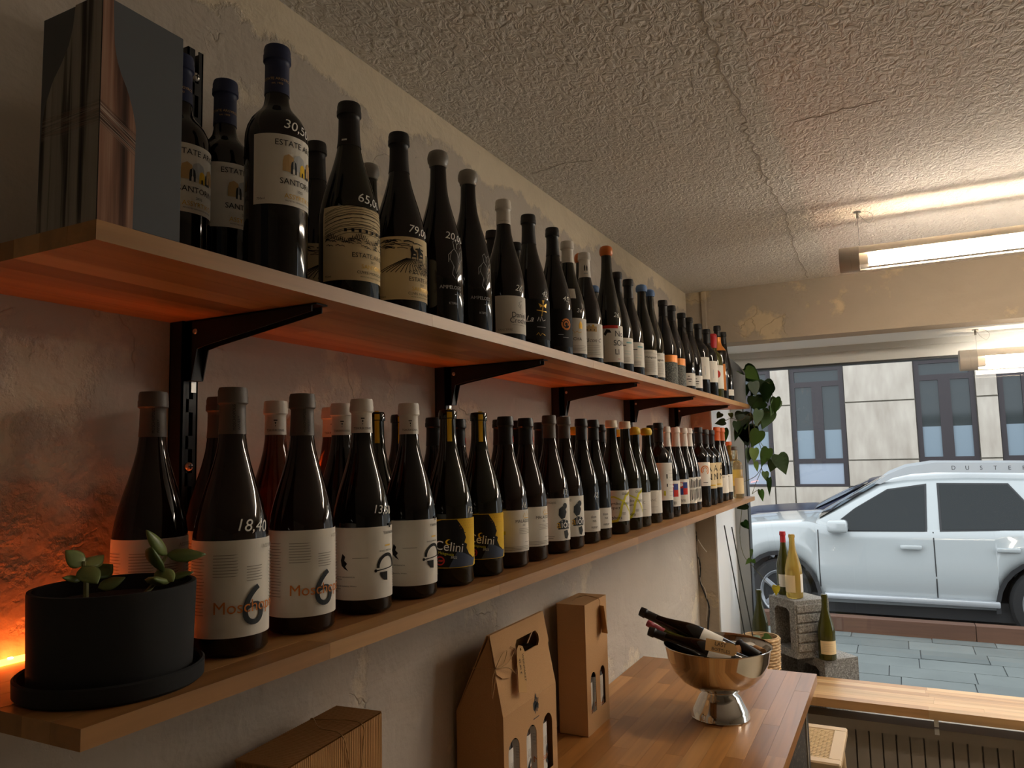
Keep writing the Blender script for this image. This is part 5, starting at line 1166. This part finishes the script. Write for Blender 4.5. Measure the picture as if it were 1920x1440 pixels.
# ------------------------------------------------------------------ suspended tube lamps
M_CAPL = mat('lamp_cap', '#b9b2a8', .5); M_TUBE = mat('lamp_diffuser', '#fff4e2', .4, emit=LAMP, ecol=(1.0, .95, .88))
M_SHEL = mat('lamp_shell', '#d8cfc2', .4); M_WIRE = mat('lamp_wire', '#8a8a88', .4, .8)
M_UPL = mat('lamp_uplight', '#ffd9a0', .4, emit=LAMP, ecol=(1.0, .93, .82))
def lamp(x0, y, ztop, drop, s, ln, label):
    """cylindrical suspended lamp along x, x0 = left end"""
    z = ztop-drop
    t = thing('tube_lamp', label, 'lamp', (x0, y, z)); r = .041*s
    RX = Matrix.Rotation(PI/2, 4, 'Y')
    for a in (0, ln-.06*s):
        bm = NB(); lathe(bm, [(0, 0), (r*.96, 0), (r, .002), (r, .035*s), (r*.985, .0355*s), (r*.985, .0365*s), (r, .037*s), (r, .06*s), (0, .06*s)], 32, Matrix.Translation((a, 0, 0)) @ RX); obj('end_cap', bm, M_CAPL, t, smooth=True)
    # open-topped shell, a trough each side of the diffuser
    for s_ in (-1, 1):
        bm = NB(); pr = None
        for k in range(7):
            a = (15+k*11)*D2R; cur = [bm.verts.new((xx, s_*rr*math.cos(a), rr*math.sin(a))) for xx in (.055*s, ln-.055*s) for rr in (r*.97, r*.90)]
            if pr:
                bm.faces.new((pr[0], pr[2], cur[2], cur[0])); bm.faces.new((pr[1], cur[1], cur[3], pr[3]))
            pr = cur
        obj('shell', bm, M_SHEL, t)
    bm = NB(); bbox(bm, .085*s, ln-.085*s, -.026*s, .026*s, -.024*s, .010*s, .006*s, 2); obj('diffuser', bm, M_TUBE, t)
    bm = NB(); box(bm, .085*s, ln-.085*s, -.012*s, .012*s, .0105*s, .012*s); obj('uplight', bm, M_UPL, t)
    bm = NB(); box(bm, .055*s, ln-.055*s, -.03*s, .03*s, .0125*s, .017*s) if False else box(bm, .06*s, .086*s, -.027*s, .027*s, -.026*s, .012*s); obj('lamp_holder', bm, M_SHEL, t)
    bm = NB(); tube(bm, [(.055*s, 0, -r*.95), (ln-.055*s, 0, -r*.95)], .0035*s, 8); obj('lower_rail', bm, M_SHEL, t)
    for a in (.062*s, ln-.062*s):
        bm = NB(); tube(bm, [(a, 0, r*.9), (a, 0, drop-.02*s)], .0007*s, 5); wv = obj('suspension_wire', bm, M_WIRE, t)
        bm = NB(); lathe(bm, [(0, drop-.022*s), (.004*s, drop-.022*s), (.004*s, drop-.004), (.012*s, drop-.003), (.012*s, drop), (0, drop)], 14, Matrix.Translation((a, 0, 0))); obj('ceiling_mount', bm, M_WIRE, t, smooth=True)
        bm = NB(); tube(bm, smoothpath([(a+.004*s, 0, drop-.008*s), (a+.025*s, 0, drop-.002*s), (a+.046*s, 0, drop-.02*s), (a+.036*s, 0, drop-.042*s), (a+.018*s, 0, drop-.03*s), (a+.004*s, 0, drop-.008*s)], 6), .0006*s, 4); obj('wire_loop', bm, M_WIRE, t)
    return t
m1 = atZ(1607, 397, CEIL)
lamp(m1.x-.062, m1.y, CEIL, .157, 1.0, 1.5, 'suspended tube lamp hanging from roughcast ceiling in front of the beam')
m2 = atZ(1828, 618, SOFF)
lamp(m2.x-.07, m2.y, SOFF, .135, 1.14, 1.5, 'suspended tube lamp hanging under the white soffit by the window')

# ------------------------------------------------------------------ street
GZ = CAM.z-1.84; SWZ = CAM.z-1.73
M_ASPH = mat('asphalt', '#4c4e50', .9, fn=lambda nt, b: bump(nt, b, N(nt, 'ShaderNodeTexNoise', i_Scale=120.0).outputs[0], .4, .004))
bm = NB(); box(bm, -14, 18, 8.0, 13.0, GZ-.2, GZ); struct(obj('street', bm, M_ASPH))
bm = NB(); box(bm, -14, 18, YG+.14, 7.94, SWZ-.3, SWZ-.012); pav = struct(obj('pavement', bm, mat('pavement_joint', '#55585a', .95)))
def f_slab(nt, b):
    oi = nt.nodes.new('ShaderNodeObjectInfo'); n = N(nt, 'ShaderNodeTexNoise', i_Scale=3.0, i_Detail=6.0); nt.links.new(pos(nt), n.inputs['Vector'])
    a = ramp(nt, math2(nt, 'ADD', math2(nt, 'MULTIPLY', oi.outputs['Random'], .35), math2(nt, 'MULTIPLY', n.outputs[0], .65)), [(.25, '#484e4d'), (.7, '#5b615f')])
    nt.links.new(a.outputs[0], b.inputs['Base Color'])
M_SLAB = mat('paving_slab', '#989d9a', .7, fn=f_slab)
bm = NB(); box(bm, XR+.15, 14, -8, YG+.14, SWZ-.3, SWZ); struct(obj('pavement_side', bm, mat('side_pavement', '#a3a5a2', .9)))
rs = random.Random(17); y_ = 5.05; row = 0
while y_ < 7.85:
    h = .30; x = -2.4+rs.uniform(0, .4)
    while x < 5.2:
        w_ = rs.uniform(.42, .72); piece('slab', M_SLAB, pav, x+.004, x+w_-.004, y_+.004, min(7.93, y_+h)-.004, SWZ-.03, SWZ+rs.uniform(-.002, .002)); x += w_
    y_ += h
M_REFLSTRIP = mat('brown_reflection', '#6e4a33', .8, fn=f_wood('#4a3123', '#573a2a', '#624433', .8, 'x'))
kb = thing('reflection_strip', 'long reddish brown strip imitating a reflection in the glass, between pavement and parked cars', 'reflection', (0, 0, 0))  # solid strip added for the counter's brown reflection in the window glass
xk = -3.0
while xk < 6: piece('reflection_piece', M_REFLSTRIP, kb, xk, xk+2.2-.006, 7.95, 8.09, SWZ-.1, SWZ+.13); xk += 2.2
bm = NB(); box(bm, -14, 18, 12.9, 14.2, GZ-.2, GZ+.1); struct(obj('pavement_far', bm, mat('far_pavement', '#b9b3a6', .9)))

# facade across the street
FY = 14.0
def fx(u, v=800): return atY(u, v, FY).x
def fz(u, v): return atY(u, v, FY).z
zW1 = fz(1535, 687); zJ1 = fz(1650, 752); zJ2 = fz(1650, 862); zW0 = fz(1540, 912); zTop = CAM.z+2.3; zB = GZ+.1
M_FAC = mat('facade_panel', '#a09b90', .85, fn=lambda nt, b: nt.links.new(ramp(nt, (lambda n: (nt.links.new(pos(nt, (3, 1, .8)), n.inputs['Vector']), n.outputs[0])[1])(N(nt, 'ShaderNodeTexNoise', i_Scale=2.0, i_Detail=7.0)), [(.3, '#988f84'), (.7, '#b2aa9f')]).outputs[0], b.inputs['Base Color']))
M_FJ = mat('facade_joint', '#a39d90', .9)
M_WFR = mat('purple_brown_frame', '#2b2529', .5)
M_WPN = mat('dark_window_pane', '#2b3336', .06, spec=.45); M_WFROST = mat('frosted_pane', '#71808b', .35); M_WSP = mat('blue_grey_spandrel', '#8e98a6', .5)
M_CURT = mat('pale_curtain', '#b9c0c2', .8)
bld = thing('building', 'pale stone-clad building with tall dark-framed windows across the street', 'building', (0, 0, 0))
bm = NB(); box(bm, -12, 17, FY+.06, FY+.5, zB-.2, zTop); obj('wall_core', bm, M_FJ, bld)
WN = [(fx(1385), fx(1448)), (fx(1485), fx(1586)), (fx(1720), fx(1834)), (fx(1877), fx(1995)), (fx(2120), fx(2235)), (fx(2290), fx(2400))]
w0_ = WN[1][1]-WN[1][0]
WN[0] = (WN[0][1]-w0_, WN[0][1]); WN.insert(0, (WN[0][0]-w0_-1.9, WN[0][0]-1.9)); WN.insert(0, (WN[0][0]-w0_-.55, WN[0][0]-.55))
def panel(x0, x1, z0, z1): piece('panel', M_FAC, bld, x0+.012, x1-.012, FY-.03, FY+.08, z0+.012, z1-.012)
edges = [-12.0]+[e for w_ in WN for e in w_]+[17.0]
levels = [zB, zW0, zJ2, zJ1, zW1, zW1+1.2, zTop]
for a, b_ in zip(edges[::2], edges[1::2]):
    n = max(1, round((b_-a)/.95))
    for k in range(n):
        for z0, z1 in zip(levels, levels[1:]): panel(a+(b_-a)*k/n, a+(b_-a)*(k+1)/n, z0, z1)
for x0, x1 in WN:
    panel(x0, x1, levels[0], levels[1]); panel(x0, x1, zW1, levels[5]); panel(x0, x1, levels[5], levels[6])
    H_ = zW1-zW0; zt1 = zW1-H_*.135; zs = zW0+H_*.20; xm = (x0+x1)/2; fw = .075
    fr = NB()
    for (a, b_, c, d_) in ((x0, x0+fw, zW0, zW1), (x1-fw, x1, zW0, zW1), (x0+fw, x1-fw, zW1-fw, zW1), (x0+fw, x1-fw, zW0, zW0+.04), (x0+fw, x1-fw, zt1-.07, zt1+.02), (x0+fw, x1-fw, zs-.02, zs+.06), (xm-.085, xm+.085, zs+.06, zt1-.07)): box(fr, a, b_, FY+.02, FY+.07, c, d_)
    f_ = obj('window', fr, M_WFR, bld)
    zf = zs+(zt1-zs)*.40
    for a, b_ in ((x0+fw, xm-.085), (xm+.085, x1-fw)):
        bm = NB(); box(bm, a, b_, FY+.05, FY+.06, zf, zt1-.07); obj('pane', bm, M_WPN, f_)
        bm = NB(); box(bm, a, b_, FY+.045, FY+.06, zs+.06, zf); obj('frosted_pane', bm, M_WFROST, f_)
    bm = NB(); box(bm, x0+fw, x1-fw, FY+.05, FY+.06, zt1+.02, zW1-fw); obj('pane', bm, M_WPN, f_)
    bm = NB(); box(bm, x0+fw*.5, x1-fw*.5, FY+.04, FY+.06, zW0+.04, zs-.02); obj('spandrel', bm, M_WSP, f_)

# cars
M_CGLASS = mat('car_glass', '#12181a', .04, spec=.3); M_TYRE = mat('tyre_rubber', '#1b1b1c', .8); M_RIM = mat('steel_rim', '#8d9094', .4, .6); M_TRIMB = mat('black_car_trim', '#232426', .6); M_SILV = mat('silver_step', '#a9adb1', .35, .5)
def interp(tab, x):
    if x <= tab[0][0]: return tab[0][1]
    for (a, b_), (c, d_) in zip(tab, tab[1:]):
        if x <= c: return b_+(d_-b_)*(x-a)/(c-a)
    return tab[-1][1]
def car(label, ox, oy, gz, paint, sx=1.0, sz=1.0, rails=True, text=False):
    """car along x, nose to -x; local x from front bumper 0..4.3, local y 0 near side..1.8"""
    t = thing('parked_car', label, 'car', (ox, oy, gz)); t.scale = (sx, 1, sz)
    W = 1.80; XA, XB_ = .86, 3.53; RW = .345
    top = [(0, .62), (.03, .78), (.10, .95), (.35, 1.02), (.8, 1.06), (1.22, 1.08), (1.34, 1.05), (1.5, 1.005), (4.1, 1.04), (4.25, 1.05), (4.3, .9)]      # belt / bonnet edge
    def bot(x):
        zz = interp([(0, .36), (.2, .25), (4.0, .28), (4.3, .42)], x)
        for c in (XA, XB_):
            if abs(x-c) < .43: zz = max(zz, .30+math.sqrt(max(0, .43**2-(x-c)**2)))
        return zz
    def inset(x): return interp([(0, .22), (.12, .10), (.4, .03), (.9, 0), (3.6, 0), (4.1, .06), (4.3, .16)], x)
    def side(x, f):   # y of the near side at height fraction f between sill and belt
        return inset(x)+interp([(0, .09), (.12, .035), (.40, 0), (.60, .006), (.76, .028), (.80, .022), (.93, .035), (1, .065)], f)
    def roof(x): return interp([(1.30, 1.09), (2.02, 1.475), (2.3, 1.53), (2.8, 1.56), (3.5, 1.54), (4.0, 1.47), (4.18, 1.1)], x)
    xs = sorted(set([i*.1 for i in range(44)]+[XA+.43*math.cos(a*PI/12) for a in range(13)]+[XB_+.43*math.cos(a*PI/12) for a in range(13)]))
    xs = [x for x in xs if 0 <= x <= 4.3]; fs = [0, .08, .2, .4, .6, .75, .86, .94, 1.0]
    bm = NB(); cols = []
    for x in xs:
        b0, t0 = bot(x), interp(top, x); c = []
        for f in fs: c.append((x, side(x, f), b0+(t0-b0)*f))
        # across the top to the middle
        for g, dz in ((.10, .015), (.25, .03), (.5, .04)): c.append((x, inset(x)+.05+(W/2-inset(x)-.05)*g*2, t0+dz))
        full = c+[(x, W-y, z) for x_, y, z in c[-2::-1]]
        cols.append([bm.verts.new(p) for p in full])
    for a, b_ in zip(cols, cols[1:]):
        for k in range(len(a)-1): bm.faces.new((a[k], b_[k], b_[k+1], a[k+1]))
    for e in (cols[0], cols[-1]): bm.faces.new(e)
    obj('body', bm, paint, t, smooth=True)
    # greenhouse
    bm = NB(); cols = []
    gx = [1.30, 1.5, 1.7, 1.9, 2.02, 2.15, 2.3, 2.6, 2.9, 3.2, 3.5, 3.8, 4.0, 4.18]
    def gy(x, z): return .055+.26*max(0, (z-1.0))/.55
    for x in gx:
        zr = roof(x); c = [(x, gy(x, .98), .98)]+[(x, gy(x, 1.0+(zr-1.0)*f), 1.0+(zr-1.0)*f) for f in (.3, .6, .88)]+[(x, gy(x, zr)+.05, zr+.0), (x, .5, zr+.035), (x, W/2, zr+.045)]
        full = c+[(x_, W-y, z) for x_, y, z in c[-2::-1]]; cols.append([bm.verts.new(p) for p in full])
    for a, b_ in zip(cols, cols[1:]):
        for k in range(len(a)-1): bm.faces.new((a[k], b_[k], b_[k+1], a[k+1]))
    obj('cabin', bm, paint, t, smooth=True)
    def gpt(x, z, o=-.006): return (x, gy(x, z)+o, z)
    for poly in ([(1.56, 1.09), (1.74, 1.215), (2.08, 1.395), (2.47, 1.445), (2.44, 1.005), (1.60, .995)], [(2.62, 1.455), (3.28, 1.45), (3.42, 1.28), (3.42, 1.045), (2.61, 1.02)], [(3.55, 1.06), (3.55, 1.38), (3.85, 1.35), (3.95, 1.09)]):
        big = [((x-sum(p[0] for p in poly)/len(poly))*1.05+sum(p[0] for p in poly)/len(poly), (z-sum(p[1] for p in poly)/len(poly))*1.07+sum(p[1] for p in poly)/len(poly)) for x, z in poly]
        for yy in (0, 1):
            mir = (lambda p: (p[0], W-p[1], p[2])) if yy else (lambda p: p)
            bm = NB(); bm.faces.new([bm.verts.new(mir(gpt(x, z, -.004))) for x, z in big]); wf = obj('window_seal', bm, M_TRIMB, t)
            bm = NB(); bm.faces.new([bm.verts.new(mir(gpt(x, z, -.008))) for x, z in poly]); obj('side_window', bm, M_CGLASS, wf)
    bm = NB(); a0, a1 = 1.33, 1.99
    rows_ = [[(x, W*.10+(W*.8)*k/6+(0), roof(x)+.008+.04*math.sin(PI*k/6)) for k in range(7)] for x in (a0, 1.55, 1.77, a1)]
    rv_ = [[bm.verts.new((x, .10+.17*(i/3)+(W-.2-.34*(i/3))*k/6, z)) for k, (x, y, z) in enumerate(r_)] for i, r_ in enumerate(rows_)]
    for r0, r1_ in zip(rv_, rv_[1:]):
        for k in range(6): bm.faces.new((r0[k], r1_[k], r1_[k+1], r0[k+1]))
    obj('windscreen', bm, M_CGLASS, t, smooth=True)
    # door seams, handles, sill step
    for xs_, zb in ((1.32, .42), (2.52, .36), (3.44, .62)):
        bm = NB()
        for k in range(8):
            z0 = zb+(1.0-zb)*k/8; z1 = zb+(1.0-zb)*(k+1)/8
            f0 = (z0-bot(xs_))/(interp(top, xs_)-bot(xs_)); f1 = (z1-bot(xs_))/(interp(top, xs_)-bot(xs_))
            bm.faces.new([bm.verts.new(p) for p in ((xs_-.006, side(xs_, f0)-.003, z0), (xs_+.006, side(xs_, f0)-.003, z0), (xs_+.006, side(xs_, f1)-.003, z1), (xs_-.006, side(xs_, f1)-.003, z1))])
        obj('door_seam', bm, M_TRIMB, t)
    for xh in (2.30, 3.22):
        bm = NB(); bbox(bm, xh-.12, xh+.10, -.03, .012, .83, .872, .012, 2); obj('door_handle', bm, paint, t, smooth=True)
    bm = NB(); bbox(bm, 1.36, 3.10, -.03, .06, .31, .37, .015, 2); obj('sill_step', bm, M_SILV, t, smooth=True)
    bm = NB(); box(bm, .5, 3.9, .10, W-.10, .16, .34); obj('underbody', bm, M_TRIMB, t)
    bm = NB(); bbox(bm, 1.44, 1.66, -.20, -.02, .99, 1.115, .035, 3); mr = obj('wing_mirror', bm, paint, t, smooth=True)
    bm = NB(); bbox(bm, 1.45, 1.60, -.04, .06, .98, 1.03, .012); obj('mirror_stalk', bm, M_TRIMB, mr)
    bm = NB(); bbox(bm, .03, .33, .04, .30, .76, .94, .05, 3); obj('headlamp', bm, mat('headlamp_lens', '#cfd6da', .08), t, smooth=True)
    for c in (XA, XB_):
        for yy in (.02, W-.24):
            Mw = Matrix.Translation((c, yy+.22, RW-.005)) @ Matrix.Rotation(PI/2, 4, 'X')
            bm = NB(); lathe(bm, [(0, 0), (.24, 0), (RW-.03, 0), (RW, .03), (RW, .19), (RW-.03, .22), (.235, .22), (.225, .19), (0, .19)], 36, Mw); wh = obj('wheel', bm, M_TYRE, t, smooth=True)
            bm = NB(); lathe(bm, [(.05, .20), (.05, .215), (.0, .215)], 20, Mw); lathe(bm, [(.20, .195), (.225, .218), (.232, .218)], 32, Mw)
            for k in range(5):
                bbox(bm, .04, .215, -.028, .028, .195, .208, .006, 1, Mw @ Matrix.Rotation(k*2*PI/5, 4, 'Z'))
            obj('rim', bm, M_RIM, wh, smooth=True)
        bm = NB(); pr = None
        for k in range(15):
            a = (-5+190*k/14)*D2R; cur = [bm.verts.new((c+rr*math.cos(a), (-.012 if rr > .44 else .0)+.0, .30+rr*math.sin(a))) for rr in (.43, .475)]+[bm.verts.new((c+.43*math.cos(a), .22, .30+.43*math.sin(a)))]
            if pr: bm.faces.new((pr[0], cur[0], cur[1], pr[1])); bm.faces.new((pr[0], pr[2], cur[2], cur[0]))
            pr = cur
        obj('arch_trim', bm, M_TRIMB, t)
    if rails:
        for yy in (.30, W-.30):
            bm = NB()
            pr_ = [(1.95, 1.46), (2.1, 1.56), (2.3, 1.635), (2.6, 1.675), (3.6, 1.66), (3.85, 1.6), (3.9, 1.49)]
            lo = [(2.02, 1.46), (2.15, 1.52), (2.35, 1.56), (2.6, 1.575), (3.55, 1.56), (3.8, 1.52), (3.9, 1.48)]
            for (a, b_), (c, d_) in zip(zip(pr_, lo), zip(pr_[1:], lo[1:])):
                v1 = [bm.verts.new((p[0], yy-.025, p[1])) for p in (a, b_, d_, c)] if False else None
                P4 = [a, c, d_, b_]
                fA = [bm.verts.new((p[0], yy-.025, p[1])) for p in P4]; fB = [bm.verts.new((p[0], yy+.025, p[1])) for p in P4]
                bm.faces.new(fA); bm.faces.new(fB[::-1]); bm.faces.new((fA[0], fB[0], fB[1], fA[1])); bm.faces.new((fA[2], fB[2], fB[3], fA[3]))
            bmesh.ops.remove_doubles(bm, verts=bm.verts, dist=.0005); rl_ = obj('roof_rail', bm, M_SILV, t)
            if text and yy < 1: flat_print([T(ch, .058, 2.78+.135*i, 1.600-.0015*i, M_TRIMB) for i, ch in enumerate('DUSTER')], rl_, Matrix(((1, 0, 0, 0), (0, 0, -1, yy-.026), (0, 1, 0, 0), (0, 0, 0, 1))), 'lettering', .001)
    return t
M_CARW = mat('white_car_paint', '#999e9f', .18, coat=.6); M_CARB = mat('dark_blue_car_paint', '#1d2133', .3, spec=.3)
CY = 8.5
xs_ = atY(1750, 1000, CY).x; xf_ = atY(1533, 1000, CY).x
sxx = (xs_-xf_)/(2.52-1.32)
print('car scale', sxx, atY(1700, 868, CY).z-GZ)
car('white off-road car with silver roof rails parked outside the window', xf_-1.32*sxx, CY, GZ, M_CARW, sxx, 1.0, True, True)
CY2 = 11.0
xb = atY(1425, 950, CY2).x
car('dark blue car parked beyond the white car with its bonnet showing', xb-.62, CY2, GZ, M_CARB, 1.0, .93, False)
